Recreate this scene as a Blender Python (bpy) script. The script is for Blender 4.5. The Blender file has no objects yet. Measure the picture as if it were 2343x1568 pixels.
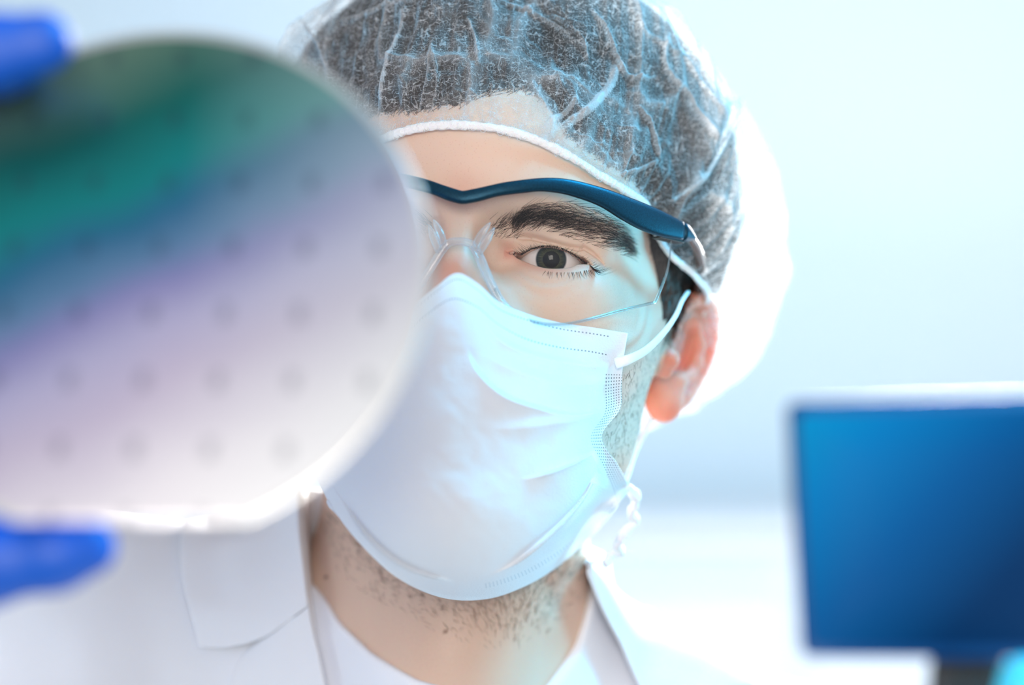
import bpy, bmesh, math, random
import numpy as np
from mathutils import Vector, Matrix
random.seed(7); rng = np.random.default_rng(11)
S = bpy.context.scene
COL = S.collection

# ------------------------------------------------------------------ camera, light, exposure
FPX = 5532.0                      # 85 mm lens on a 36 mm wide frame, in pixels of 2343x1568
CX, CY = 1171.5, 784.0
ORG = np.array([0.0, 0.0, 1.50])  # camera place in the room (metres)
cam = bpy.data.cameras.new('camera'); camo = bpy.data.objects.new('camera', cam); COL.objects.link(camo)
camo.location = ORG; camo.rotation_euler = (math.pi/2, 0, 0)
cam.lens = 85; cam.sensor_width = 36; cam.clip_start = 0.05
cam.dof.use_dof = True; cam.dof.focus_distance = 0.893; cam.dof.aperture_fstop = 3.2
S.camera = camo
S.view_settings.view_transform = 'Standard'; S.view_settings.look = 'None'
S.view_settings.gamma = 1.0; S.view_settings.use_curve_mapping = False
S.view_settings.exposure = 0.15
world = bpy.data.worlds.new('world'); S.world = world; world.use_nodes = True
world.node_tree.nodes['Background'].inputs[0].default_value = (0.84, 0.90, 1.0, 1)
world.node_tree.nodes['Background'].inputs[1].default_value = 0.50

def area(name, loc, target, size, power, color, sy=None, spread=None):
    l = bpy.data.lights.new(name, 'AREA'); l.energy = power; l.color = color
    l.shape = 'RECTANGLE'; l.size = size; l.size_y = sy or size
    if spread: l.spread = spread
    o = bpy.data.objects.new(name, l); COL.objects.link(o); o.location = loc
    o.rotation_euler = (Vector(target) - Vector(loc)).to_track_quat('-Z', 'Y').to_euler()
    return o
FACE = (0, 0.93, 1.50)
area('softbox_light', (-0.05, -0.55, 1.75), FACE, 0.60, 14.0, (1.0, 0.91, 0.83), 0.6)
area('cyan_light', (1.20, 1.30, 1.42), (0.05, 0.97, 1.48), 0.30, 8.5, (0.05, 0.70, 1.0), 0.35)
area('cyan_top_light', (0.85, 0.98, 2.50), (0.05, 1.0, 1.62), 0.30, 26, (0.02, 0.60, 1.0), 0.3)
area('back_light', (0.55, 2.40, 1.85), (0.10, 1.05, 1.46), 0.40, 150, (1.0, 0.98, 0.95), 0.5)
area('wall_fill', (0.75, 1.8, 2.6), (0.5, 3.3, 1.15), 1.2, 14, (0.90, 0.96, 1.0), 0.5)  # added fill without a fixture, grades the back wall
area('low_wall_fill', (0.45, 2.15, 0.35), (0.40, 3.3, 1.25), 0.9, 9, (0.95, 0.98, 1.0), 0.4)  # added fill without a fixture, brightens the lower wall and cabinet

# ------------------------------------------------------------------ small helpers
def W(px, py, d):
    """point (mm, camera axes: x right, y away, z up) seen at a pixel at distance d"""
    px = np.asarray(px, float); py = np.asarray(py, float); d = np.asarray(d, float)
    return np.stack([(px-CX)/FPX*d, d*np.ones_like(px), -(py-CY)/FPX*d], -1)
def toW(P): return np.asarray(P)/1000.0 + ORG
def pix(P):
    P = np.asarray(P); return np.stack([P[..., 0]/P[..., 1]*FPX+CX, -P[..., 2]/P[..., 1]*FPX+CY], -1)
def empty(name, loc_mm, label, cat, group=None):
    o = bpy.data.objects.new(name, None); COL.objects.link(o); o.empty_display_size = 0.02
    o.location = toW(loc_mm); o['label'] = label; o['category'] = cat
    if group: o['group'] = group
    return o
def par(o, p):
    if p is not None:
        o.parent = p; o.matrix_parent_inverse = Matrix.Translation(-p.location) if p.parent is None else Matrix.Identity(4)
PL = {}
def link(name, me, mat, parent=None, smooth=True):
    """mesh vertices already in room metres; the child keeps them relative to its thing"""
    o = bpy.data.objects.new(name, me); COL.objects.link(o)
    if mat: me.materials.append(mat)
    if smooth and isinstance(me, bpy.types.Mesh):
        me.polygons.foreach_set('use_smooth', np.ones(len(me.polygons), bool))
    if parent is not None:
        base = Vector(PL.get(parent.name, parent.location))
        o.parent = parent; o.location = -base
        PL[o.name] = (0.0, 0.0, 0.0)
    return o
def mesh(name, V, F, mat=None, parent=None, smooth=True, uv=None, attr=None, raw=False):
    me = bpy.data.meshes.new(name)
    V = np.asarray(V, float).reshape(-1, 3)
    V = V if raw else toW(V)
    F = np.asarray(F)
    n, k = F.shape
    me.vertices.add(len(V)); me.vertices.foreach_set('co', V.astype(np.float32).ravel())
    me.loops.add(n*k); me.loops.foreach_set('vertex_index', F.astype(np.int32).ravel())
    me.polygons.add(n); me.polygons.foreach_set('loop_start', np.arange(0, n*k, k, dtype=np.int32))
    me.update(calc_edges=True); me.validate()
    if uv is not None:
        l = me.uv_layers.new(name='UVMap')
        vi = np.empty(len(me.loops), np.int32); me.loops.foreach_get('vertex_index', vi)
        l.data.foreach_set('uv', np.asarray(uv, np.float32)[vi].ravel())
    if attr:
        for kx, a in attr.items():
            at = me.attributes.new(kx, 'FLOAT', 'POINT'); at.data.foreach_set('value', np.asarray(a, np.float32))
    return link(name, me, mat, parent, smooth)
def gridF(nu, nv, cu=False):
    """faces of a (nv rows, nu cols) vertex grid; cu closes the columns"""
    i = np.arange(nv-1)[:, None]; j = np.arange(nu if cu else nu-1)[None]
    a = i*nu+j; b = i*nu+(j+1) % nu
    return np.stack([a, b, b+nu, a+nu], -1).reshape(-1, 4)
def spline(P, n):
    """Catmull-Rom through P, n samples"""
    P = np.asarray(P, float); m = len(P)
    Q = np.vstack([2*P[0]-P[1], P, 2*P[-1]-P[-2]])
    t = np.linspace(0, m-1, n); k = np.minimum(t.astype(int), m-2); u = (t-k)[:, None]
    a, b, c, d = Q[k], Q[k+1], Q[k+2], Q[k+3]
    return 0.5*((2*b)+(c-a)*u+(2*a-5*b+4*c-d)*u**2+(-a+3*b-3*c+d)*u**3)
def frames(P, up=(0, 0, 1)):
    T = np.gradient(P, axis=0); T /= np.linalg.norm(T, axis=1)[:, None]+1e-9
    U = np.asarray(up, float)*np.ones_like(P)
    N = U-(U*T).sum(1)[:, None]*T; N /= np.linalg.norm(N, axis=1)[:, None]+1e-9
    B = np.cross(T, N)
    return T, N, B
def tubeVF(P, ra, rb=None, k=12, up=(0, 0, 1), pw=2.0):
    """swept superellipse: ra along the 'up' side, rb across; capped"""
    P = np.asarray(P, float); n = len(P); ra = ra*np.ones(n); rb = ra if rb is None else rb*np.ones(n)
    T, N, B = frames(P, up)
    a = np.arange(k)/k*2*np.pi
    c = np.sign(np.cos(a))*abs(np.cos(a))**(2/pw); s = np.sign(np.sin(a))*abs(np.sin(a))**(2/pw)
    V = P[:, None]+ra[:, None, None]*N[:, None]*c[None, :, None]+rb[:, None, None]*B[:, None]*s[None, :, None]
    V = np.concatenate([P[:1, None].repeat(k, 1)*1.0, V, P[-1:, None].repeat(k, 1)*1.0])
    return V.reshape(-1, 3), gridF(k, n+2, True)
def tube(name, P, ra, rb=None, mat=None, parent=None, k=12, up=(0, 0, 1), pw=2.0):
    V, F = tubeVF(P, ra, rb, k, up, pw); return mesh(name, V, F, mat, parent)
def join(L):
    V, F, o = [], [], 0
    for v, f in L: V.append(v); F.append(f+o); o += len(v)
    return np.vstack(V), np.vstack(F)
def sheet(V, nu, nv, th, nrm=None):
    """a vertex grid thickened by th (mm) backwards, closed at its rim"""
    V = V.reshape(nv, nu, 3)
    du = np.gradient(V, axis=1); dv = np.gradient(V, axis=0)
    N = np.cross(du, dv); N /= np.linalg.norm(N, axis=2)[..., None]+1e-9
    if (N[..., 1].mean() > 0): N = -N
    B = V-N*th
    F1 = gridF(nu, nv); o = nu*nv; F2 = F1[:, ::-1]+o
    rim = np.concatenate([np.arange(nu), np.arange(1, nv)*nu+nu-1, (nv-1)*nu+np.arange(nu-2, -1, -1), np.arange(nv-2, 0, -1)*nu])
    r2 = np.roll(rim, -1)
    F3 = np.stack([rim, rim+o, r2+o, r2], -1)
    return np.vstack([V.reshape(-1, 3), B.reshape(-1, 3)]), np.vstack([F1, F2, F3]), N

# value noise, vectorised
_NT = rng.random((32, 32, 32)).astype(np.float32)
def noise(P, s):
    P = np.asarray(P, np.float32)/s; i = np.floor(P).astype(int); f = P-i; f = f*f*(3-2*f); r = 0
    for a in (0, 1):
        for b in (0, 1):
            for c in (0, 1):
                w = (f[..., 0] if a else 1-f[..., 0])*(f[..., 1] if b else 1-f[..., 1])*(f[..., 2] if c else 1-f[..., 2])
                r = r+w*_NT[(i[..., 0]+a) % 32, (i[..., 1]+b) % 32, (i[..., 2]+c) % 32]
    return r*2-1

# ------------------------------------------------------------------ signed distance shapes (mm)
def ell(q, c, r):
    p = q-np.asarray(c, np.float32); r = np.asarray(r, np.float32)
    k0 = np.sqrt(((p/r)**2).sum(-1)); k1 = np.sqrt(((p/(r*r))**2).sum(-1))+1e-9
    return k0*(k0-1)/k1
def cap(q, a, b, ra, rb=None):
    rb = ra if rb is None else rb
    a = np.asarray(a, np.float32); b = np.asarray(b, np.float32); ba = b-a
    p = q-a; h = np.clip((p@ba)/(ba@ba), 0, 1)
    return np.sqrt(((p-h[..., None]*ba)**2).sum(-1))-(ra+(rb-ra)*h)
def smin(a, b, k):
    h = np.maximum(k-abs(a-b), 0)/k; return np.minimum(a, b)-h*h*k*0.25
def smax(a, b, k): return -smin(-a, -b, k)
def poly(q, P, R, k=3.0):
    d = None
    for i in range(len(P)-1):
        e = cap(q, P[i], P[i+1], R[i], R[i+1]); d = e if d is None else smin(d, e, k)
    return d

# ------------------------------------------------------------------ head pose
YAW, PITCH, ROLL = math.radians(7), math.radians(15), math.radians(3.0)
cp, sp, cy, sy, cr, sr = math.cos(PITCH), math.sin(PITCH), math.cos(YAW), math.sin(YAW), math.cos(ROLL), math.sin(ROLL)
RX = np.array([[1, 0, 0], [0, cp, sp], [0, -sp, cp]])
RZ = np.array([[cy, sy, 0], [-sy, cy, 0], [0, 0, 1]])
RY = np.array([[cr, 0, sr], [0, 1, 0], [-sr, 0, cr]])
RH = RY@RZ@RX
EYE = np.array([32.0, -69.0, 0.0])
TH = W(1261, 594, 905)-RH@EYE
def H2W(h): return np.asarray(h, float)@RH.T+TH
def W2H(w): return (np.asarray(w)-TH)@RH
def ray(px, py): return W(px, py, 1.0)
def plane_y(px, py, yh):
    """pixel -> head coords on the head plane y = yh"""
    d = ray(px, py)@RH; o = -TH@RH
    return o+d*((yh-o[1])/d[..., 1])[..., None]

# eye opening from its outline
UP = np.array([(1170, 600), (1182, 594), (1196, 586), (1218, 573), (1242, 566), (1273, 568), (1304, 580), (1334, 600), (1350, 611), (1362, 622), (1380, 640)], float)
LO = np.array([(1150, 590), (1170, 600), (1182, 603), (1200, 606), (1227, 617), (1255, 625), (1288, 627), (1319, 626), (1342, 622), (1362, 622), (1380, 615)], float)
CRS = np.array([(1180, 566), (1192, 556), (1212, 550), (1242, 553), (1288, 564), (1319, 574), (1350, 586), (1373, 601), (1388, 620)], float)
def hz(A):
    s = spline(A, 80); y = -76.0*np.ones(len(s))
    for _ in range(4):
        h = np.array([plane_y(s[i, 0], s[i, 1], y[i]) for i in range(len(s))])
        y = EYE[1]-np.sqrt(np.maximum(13.0**2-(h[:, 0]-32)**2-h[:, 2]**2, 4.0))
    o = np.argsort(h[:, 0]); return h[o, 0].astype(np.float32), h[o, 2].astype(np.float32)
UX, UZ = hz(UP); LX, LZ = hz(LO); CXx, CZ = hz(CRS)

def head(q):
    q = q.astype(np.float32); x, y, z = q[..., 0], q[..., 1], q[..., 2]
    m = np.stack([abs(x), y, z], -1)
    d = ell(q, (0, 0, 38), (77, 97, 79))
    d = smin(d, ell(q, (0, -22, 0), (70, 62, 52)), 14)
    d = smin(d, ell(q, (0, -38, -32), (58, 53, 74)), 22)
    d = smin(d, ell(m, (40, -50, -25), (25, 33, 24)), 16)           # cheekbone
    d = smin(d, cap(m, (20, -80, 15), (44, -68, 14), 12, 11), 12)    # brow
    d = smin(d, ell(q, (0, -80, 30), (34, 15, 22)), 20)
    d = smin(d, cap(m, (46, -16, -58), (15, -74, -98), 11, 14), 22)  # jaw
    d = smin(d, cap(m, (58, -8, -10), (48, -14, -58), 11, 11), 20)
    d = smin(d, ell(q, (0, -80, -100), (22, 16, 15)), 14)            # chin
    d = smin(d, ell(q, (0, -72, -58), (34, 32, 32)), 16)
    # nose
    d = smin(d, cap(q, (0, -86, 6), (0, -105, -34), 6.0, 8.0), 9)
    d = smin(d, ell(q, (0, -108, -40), (9.5, 10, 9)), 6)
    d = smin(d, ell(m, (12, -97, -44), (7, 9, 8)), 6)
    d = smin(d, cap(m, (6, -84, 0), (16, -86, -38), 6, 9), 12)
    # lips
    d = smin(d, cap(m, (0, -103, -63), (22, -92, -66), 5, 2), 5)
    d = smin(d, cap(m, (0, -101, -72), (18, -92, -69), 6, 2), 5)
    # socket
    ex = m-np.array([32, -69, 0], np.float32)
    d = smax(d, -ell(m, (31, -93, -2), (19, 13, 10)), 12)
    d = smax(d, -ell(m, (18, -93, -2), (9, 12, 10)), 8)
    lid = np.sqrt((ex**2).sum(-1))-13.3
    d = smin(d, lid, 6)
    d = smin(d, ell(m, (34, -72, -15), (20, 14, 12)), 10)            # under the eye
    d = smin(d, cap(m, (17.5, -79, -2.5), (12, -82, -2), 2.5, 3.5), 6)   # inner corner
    d = smin(d, cap(m, (30, -80.5, 11), (47, -70, 5), 5.0, 4.5), 7)    # fold over the lid
    zc = np.interp(m[..., 0], CXx, CZ); xin = np.clip((m[..., 0]-CXx[0])/4, 0, 1)*np.clip((CXx[-1]-m[..., 0])/6, 0, 1)
    fr = np.clip((-62-y)/4, 0, 1)
    d = d+1.5*np.exp(-((z-zc)/0.9)**2)*xin*fr
    zl = np.interp(m[..., 0], LX, LZ)
    for off, wd, am in ((6.5, 1.6, 0.35), (11.5, 2.2, 0.30)):
        d = d+am*np.exp(-((z-(zl-off+0.01*(m[..., 0]-32)**2))/wd)**2)*np.clip((m[..., 0]-18)/8, 0, 1)*np.clip((52-m[..., 0])/10, 0, 1)*fr
    # the opening between the lids
    zu = np.interp(m[..., 0], UX, UZ)
    alm = np.maximum(np.maximum(z-zu, zl-z), np.maximum(m[..., 0]-UX[-1], 17.2-m[..., 0]))
    alm = alm+0.6*np.clip((m[..., 0]-(UX[-1]-10.0))/8.0, 0, 1)
    cut = np.maximum(alm, y+66)
    d = smax(d, -cut, 1.1)
    # temple and ear side hollow
    d = smax(d, -ell(m, (86, -55, 18), (20, 26, 26)), 16)
    return d

# ear built where the photo shows it (viewer's right) and mirrored in the head frame
def earpt(px, py, d): return W2H(W(px, py, d))
E_HEL = np.array([earpt(*p) for p in [(1528, 800, 962), (1545, 735, 964), (1566, 697, 968), (1598, 682, 974), (1626, 702, 984), (1631, 745, 990), (1622, 800, 993), (1602, 850, 990), (1578, 895, 984), (1556, 925, 978)]])
E_HEL = spline(E_HEL, 19)
E_AH = np.array([earpt(*p) for p in [(1590, 748, 978), (1598, 790, 980), (1592, 832, 978), (1575, 862, 974), (1556, 872, 970)]])
E_AH2 = np.array([earpt(*p) for p in [(1566, 745, 975), (1590, 748, 978)]])
E_TR = np.array([earpt(*p) for p in [(1522, 800, 957), (1532, 822, 955), (1522, 850, 957)]])
E_LOB = earpt(1520, 912, 968)
E_C = np.array([earpt(1570, 775, 985), earpt(1548, 890, 976)])
def ears(q):
    m = q.astype(np.float32).copy(); m[..., 0] = abs(m[..., 0])
    c = (E_HEL.mean(0)+E_LOB)/2
    d = poly(m, E_HEL, np.interp(np.arange(19)/18, [0, .4, 1], [2.6, 3.2, 2.6]), 2.0)
    # plate behind
    pl = None
    a = E_C[0]; b = E_C[1]
    n = np.cross(E_HEL[8]-E_HEL[18], E_HEL[4]-E_HEL[18]); n /= np.linalg.norm(n)
    if n[1] < 0: n = -n
    e1 = E_HEL[6]-E_HEL[18]; e1 = e1-(e1@n)*n; L = np.linalg.norm(e1); e1 /= L; e2 = np.cross(n, e1)
    # centre of the plate
    cc = E_HEL[:].mean(0); p = m-(cc+n*2.2).astype(np.float32)
    u, v, w = p@e1.astype(np.float32), p@e2.astype(np.float32), p@n.astype(np.float32)
    k = np.sqrt((u/25)**2+(v/13)**2)
    pl = np.maximum((k-1)*13, abs(w)-1.5)
    d = smin(d, pl, 3)
    d = smin(d, poly(m, E_AH, [2.2, 2.8, 2.8, 2.6, 3.0], 2), 2.5)
    d = smin(d, cap(m, E_AH2[0], E_AH2[1], 1.6, 2.2), 2.5)
    d = smin(d, ell(m, E_LOB, (8, 5, 10)), 5)
    tr = poly(m, E_TR, [3.0, 3.6, 3.0], 2)
    return smin(d, tr, 3)

NB = np.array([-26.0, 992.0, -150.0])
def neck(p):
    """neck, shoulders, chest in camera axes"""
    p = p.astype(np.float32)
    q = p.copy()
    q[..., 1] = (q[..., 1])
    d = cap(q, (-20, 990, -20), (-28, 1004, -150), 54, 57)
    d = smin(d, cap(q, (-16, 958, -84), (-24, 962, -125), 24, 22), 22)   # under the jaw, throat
    d = smin(d, cap(q, (-27, 955, -130), (-29, 962, -165), 16, 14), 26)
    d = smin(d, cap(q, (-60, 1015, -130), (-180, 1020, -128), 32, 46), 36)
    d = smin(d, cap(q, (20, 1018, -150), (130, 1050, -212), 30, 50), 36)
    d = smin(d, ell(q, (-30, 1030, -330), (185, 98, 150)), 40)
    return d
ARM = np.array([(-185, 1012, -140), (-300, 880, -250), W(-640, 1350, 805), W(-560, 1080, 765)], float)
def arm(p): return poly(p.astype(np.float32), ARM, [52, 42, 30, 25], 14)
def face(p):
    q = W2H(p).astype(np.float32)
    d = head(q); e = ears(q)
    return smin(d, e, 5)
def body(p):
    return smin(smin(face(p), neck(p), 16), arm(p), 30)

def nets(f, lo, hi, h, blk=8):
    """naive surface nets on a sparse grid"""
    lo = np.array(lo, float); n = (np.ceil((np.array(hi)-lo)/h/blk).astype(int))
    # block centres
    I = np.stack(np.meshgrid(*[np.arange(k) for k in n], indexing='ij'), -1)
    C = lo+(I+0.5)*blk*h
    fc = f(C.reshape(-1, 3)).reshape(n)
    dense = np.repeat(np.repeat(np.repeat(fc.astype(np.float32), blk, 0), blk, 1), blk, 2)
    near = np.argwhere(abs(fc) < blk*h*0.5*1.75+8*0.6)
    off = np.stack(np.meshgrid(*[np.arange(blk)]*3, indexing='ij'), -1).reshape(-1, 3)
    for c in range(0, len(near), 600):
        b = near[c:c+600]; idx = (b[:, None]*blk+off[None]).reshape(-1, 3)
        dense[idx[:, 0], idx[:, 1], idx[:, 2]] = f(lo+idx*h)
    s = dense < 0
    cell = np.zeros(np.array(dense.shape)-1, np.uint8)
    for a in (0, 1):
        for b in (0, 1):
            for c in (0, 1):
                cell += s[a:s.shape[0]-1+a, b:s.shape[1]-1+b, c:s.shape[2]-1+c]
    act = np.argwhere((cell > 0) & (cell < 8))
    vid = -np.ones(cell.shape, np.int32); vid[act[:, 0], act[:, 1], act[:, 2]] = np.arange(len(act))
    acc = np.zeros((len(act), 3)); cnt = np.zeros(len(act))
    cor = [(a, b, c) for a in (0, 1) for b in (0, 1) for c in (0, 1)]
    val = {k: dense[act[:, 0]+k[0], act[:, 1]+k[1], act[:, 2]+k[2]] for k in cor}
    for k in cor:
        for ax in range(3):
            if k[ax] == 0:
                k2 = list(k); k2[ax] = 1; k2 = tuple(k2)
                a, b = val[k], val[k2]; mch = (a < 0) != (b < 0)
                t = np.where(mch, a/(a-b+1e-12), 0)
                pt = np.array(k, float)[None].repeat(len(act), 0); pt[:, ax] += t
                acc[mch] += pt[mch]; cnt[mch] += 1
    V = lo+(act+acc/cnt[:, None])*h
    F = []
    for ax in range(3):
        a = s; sl1 = [slice(1, -1)]*3; sl2 = [slice(1, -1)]*3
        sl1[ax] = slice(0, -1); sl2[ax] = slice(1, None)
        e = np.argwhere(a[tuple(sl1)] != a[tuple(sl2)])
        base = e.copy()
        for j in range(3):
            if j != ax: base[:, j] += 1
        sgn = a[base[:, 0], base[:, 1], base[:, 2]]
        u, v = [j for j in range(3) if j != ax]
        q = []
        for du, dv in ((1, 1), (0, 1), (0, 0), (1, 0)):
            c = base.copy(); c[:, u] -= du; c[:, v] -= dv
            c = np.minimum(c, np.array(cell.shape)-1)
            q.append(vid[c[:, 0], c[:, 1], c[:, 2]])
        q = np.stack(q, -1)
        fl = sgn if ax != 1 else ~sgn
        q[~fl] = q[~fl][:, ::-1]
        F.append(q)
    F = np.vstack(F); F = F[(F >= 0).all(1)]
    return V, F
def grad(f, P, e=0.15):
    g = np.stack([f(P+np.eye(3)[i]*e)-f(P-np.eye(3)[i]*e) for i in range(3)], -1)/(2*e)
    return g
def newton(f, P, it=2, mx=1.5):
    for _ in range(it):
        d = f(P); g = grad(f, P); l = (g**2).sum(-1)+1e-6
        st = (d/l)[:, None]*g; n = np.linalg.norm(st, axis=1)[:, None]
        P = P-st*np.minimum(1, mx/(n+1e-9))
    return P
def refine(name, V, F, f, boxes, mat, parent, it=2):
    """subdivide the quads whose centre passes each test, then settle on the surface"""
    bm = bmesh.new()
    me = bpy.data.meshes.new('tmp'); me.from_pydata(toW(V).tolist(), [], F.tolist()); bm.from_mesh(me); bpy.data.meshes.remove(me)
    for test in boxes:
        bm.faces.ensure_lookup_table()
        C = (np.array([fc.calc_center_median()[:] for fc in bm.faces])-ORG)*1000
        sel = test(C)
        ed = {e for i in np.nonzero(sel)[0] for e in bm.faces[i].edges}
        bmesh.ops.subdivide_edges(bm, edges=list(ed), cuts=1, use_grid_fill=True)
    me = bpy.data.meshes.new(name)
    bmesh.ops.triangulate(bm, faces=[fc for fc in bm.faces if len(fc.verts) > 4])
    bm.to_mesh(me); bm.free()
    P = np.empty(len(me.vertices)*3, np.float32); me.vertices.foreach_get('co', P)
    P = (P.reshape(-1, 3).astype(float)-ORG)*1000
    P = newton(f, P, it)
    me.vertices.foreach_set('co', toW(P).astype(np.float32).ravel()); me.update()
    return link(name, me, mat, parent), P
def hit(px, py, f=None, off=0.0, lo=600, hi=1150, n=80):
    """first crossing of f = off along the view of each pixel; where it misses, the nearest pass"""
    f = f or body
    px = np.asarray(px, float); py = np.asarray(py, float)
    r = W(px.ravel(), py.ravel(), 1.0)
    ds = np.linspace(lo, hi, n)
    val = np.stack([f(r*d)-off for d in ds], 0)
    neg = val < 0; anyn = neg.any(0); first = neg.argmax(0)
    best = val.argmin(0); out = ds[best].astype(float)
    i = np.maximum(first, 1)
    a = ds[i-1]; b = ds[i]
    a = np.where(anyn, a, out); b = np.where(anyn, b, out)
    for _ in range(12):
        mm = (a+b)/2; v = f(r*mm[:, None])-off; a = np.where(v > 0, mm, a); b = np.where(v > 0, b, mm)
    out = np.where(anyn, (a+b)/2, out)
    return (r*out[:, None]).reshape(px.shape+(3,)), anyn.reshape(px.shape)

# ------------------------------------------------------------------ materials
class NT:
    def __init__(s, name):
        s.m = bpy.data.materials.new(name); s.m.use_nodes = True; s.t = s.m.node_tree
        s.b = s.t.nodes['Principled BSDF']; s.out = s.t.nodes['Material Output']
    def n(s, ty, **k):
        x = s.t.nodes.new(ty)
        for a, v in k.items():
            if a in x.inputs.keys(): s.set(x, a, v)
            else: setattr(x, a, v)
        return x
    def set(s, x, a, v):
        i = x.inputs[a]
        if isinstance(v, bpy.types.NodeSocket): s.t.links.new(v, i)
        else: i.default_value = v
    def P(s, **k):
        for a, v in k.items(): s.set(s.b, a.replace('_', ' '), v)
    def L(s, a, b): s.t.links.new(a, b)
    def attr(s, name): return s.n('ShaderNodeAttribute', attribute_name=name).outputs['Fac']
    def math(s, op, a, b=None, c=None, clamp=False):
        x = s.n('ShaderNodeMath', operation=op); x.use_clamp = clamp
        for i, v in enumerate((a, b, c)):
            if v is None: continue
            if isinstance(v, bpy.types.NodeSocket): s.L(v, x.inputs[i])
            else: x.inputs[i].default_value = v
        return x.outputs[0]
    def ramp(s, fac, stops, interp='LINEAR'):
        x = s.n('ShaderNodeValToRGB'); x.color_ramp.interpolation = interp; s.L(fac, x.inputs[0])
        e = x.color_ramp.elements
        while len(e) < len(stops): e.new(0.5)
        for i, (p, c) in enumerate(stops):
            e[i].position = p; e[i].color = (*c, 1) if len(c) == 3 else c
        return x.outputs[0]
    def noise(s, scale, detail=3, vec=None, rough=0.5, dist=0.0):
        x = s.n('ShaderNodeTexNoise'); x.inputs['Scale'].default_value = scale; x.inputs['Detail'].default_value = detail
        x.inputs['Roughness'].default_value = rough; x.inputs['Distortion'].default_value = dist
        if vec is None: vec = s.n('ShaderNodeTexCoord').outputs['Object']
        s.L(vec, x.inputs['Vector']); return x.outputs['Fac']
    def mapv(s, vec, scale=(1, 1, 1), rot=(0, 0, 0)):
        x = s.n('ShaderNodeMapping'); x.inputs['Scale'].default_value = scale; x.inputs['Rotation'].default_value = rot
        s.L(vec, x.inputs['Vector']); return x.outputs[0]
    def mix(s, f, a, b):
        x = s.n('ShaderNodeMix', data_type='RGBA')
        for i, v in ((0, f), (6, a), (7, b)):
            if isinstance(v, bpy.types.NodeSocket): s.L(v, x.inputs[i])
            else: x.inputs[i].default_value = v if i == 0 else (*v, 1)
        return x.outputs[2]
    def bump(s, h, st=0.3, dist=0.001):
        x = s.n('ShaderNodeBump'); x.inputs['Strength'].default_value = st; x.inputs['Distance'].default_value = dist
        s.L(h, x.inputs['Height']); s.L(x.outputs[0], s.b.inputs['Normal']); return x
def simple(name, col, rough=0.5, metal=0.0, **k):
    t = NT(name); t.P(Base_Color=(*col, 1), Roughness=rough, Metallic=metal, **k); return t.m

# skin
t = NT('skin')
n1 = t.noise(45, 4); n2 = t.noise(14, 3)
c = t.mix(n2, (0.70, 0.48, 0.36), (0.78, 0.57, 0.45))
c = t.mix(t.math('MULTIPLY', t.attr('red'), t.math('ADD', n1, 0.35)), c, (0.66, 0.22, 0.15))
c = t.mix(t.math('MULTIPLY', t.attr('beard'), t.math('ADD', t.math('MULTIPLY', t.noise(2600, 2), 0.9), -0.1), clamp=True), c, (0.30, 0.25, 0.21))
c = t.mix(t.attr('mole'), c, (0.16, 0.06, 0.03))
pv = t.n('ShaderNodeTexVoronoi'); pv.inputs['Scale'].default_value = 900; t.L(t.n('ShaderNodeTexCoord').outputs['Object'], pv.inputs['Vector'])
pore = t.ramp(pv.outputs['Distance'], [(0.0, (0, 0, 0)), (0.26, (1, 1, 1))])
pk = t.math('MULTIPLY', t.math('SUBTRACT', 1.0, pore), t.math('MULTIPLY', t.noise(160, 1), 0.55))
c = t.mix(pk, c, (0.50, 0.20, 0.12))
t.P(Base_Color=c, Roughness=0.50, Subsurface_Weight=t.math('ADD', t.math('MULTIPLY', t.attr('ear'), 0.6), 0.3, clamp=True), Subsurface_Radius=(1.0, 0.26, 0.12), Subsurface_Scale=0.009, Specular_IOR_Level=0.4)
t.bump(t.math('ADD', t.noise(700, 3), t.math('MULTIPLY', pore, 0.12)), 0.22, 0.0003)
SKIN = t.m
t = NT('dark_hair'); t.P(Base_Color=(0.022, 0.014, 0.010, 1), Roughness=0.65, Specular_IOR_Level=0.2); HAIR = t.m
t = NT('scalp_hair')
v = t.mapv(t.n('ShaderNodeTexCoord').outputs['Object'], (60, 60, 14), (0.3, 0, 0))
nn = t.noise(8, 4, v)
t.P(Base_Color=t.mix(nn, (0.010, 0.007, 0.006), (0.05, 0.033, 0.024)), Roughness=0.55); t.bump(nn, 0.8, 0.004); HAIRCAP = t.m

# ------------------------------------------------------------------ person: body, eyes, hair
person = empty('person', W(1000, 1500, 990), 'person in white lab coat, hair cap, face mask and safety glasses holding a wafer', 'person')
BV, BF = nets(body, (-460, 650, -330), (220, 1140, 200), 1.8)
def tface(C):
    p = pix(C); return (C[:, 1] < 1010) & (C[:, 2] > -165) & (p[:, 0] > 650)
def teye(C):
    h = W2H(C); return (abs(h[:, 0]-30) < 28) & (abs(h[:, 2]) < 22) & (h[:, 1] < -50)
def teye2(C):
    h = W2H(C); return (abs(h[:, 0]-32) < 20) & (abs(h[:, 2]) < 11) & (h[:, 1] < -50)
bodyo, BP = refine('body', BV, BF, body, [tface, teye, teye2], SKIN, person)
hq = W2H(BP); bpx = pix(BP)
def blob(c, r): return np.exp(-(((hq-np.array(c))/np.array(r))**2).sum(1))
zl = np.interp(hq[:, 0], LX, LZ); zu = np.interp(hq[:, 0], UX, UZ)
rim = np.exp(-((hq[:, 2]-zl+1.2)/1.6)**2)*(abs(hq[:, 0]-32) < 16)*(hq[:, 1] < -60)
red = 0.9*blob((17, -80, -1.5), (3.5, 6, 4))+0.35*rim+0.55*blob((0, -104, -20), (13, 14, 16))+0.35*blob((0, -97, 16), (9, 9, 8))+0.15*blob((30, -80, -10), (20, 12, 8))
ed = ears(hq.astype(np.float32)); red = red+0.9*np.clip(1.5-ed, 0, 1)  # ears also reddened in colour for the backlight glowing through them
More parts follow.
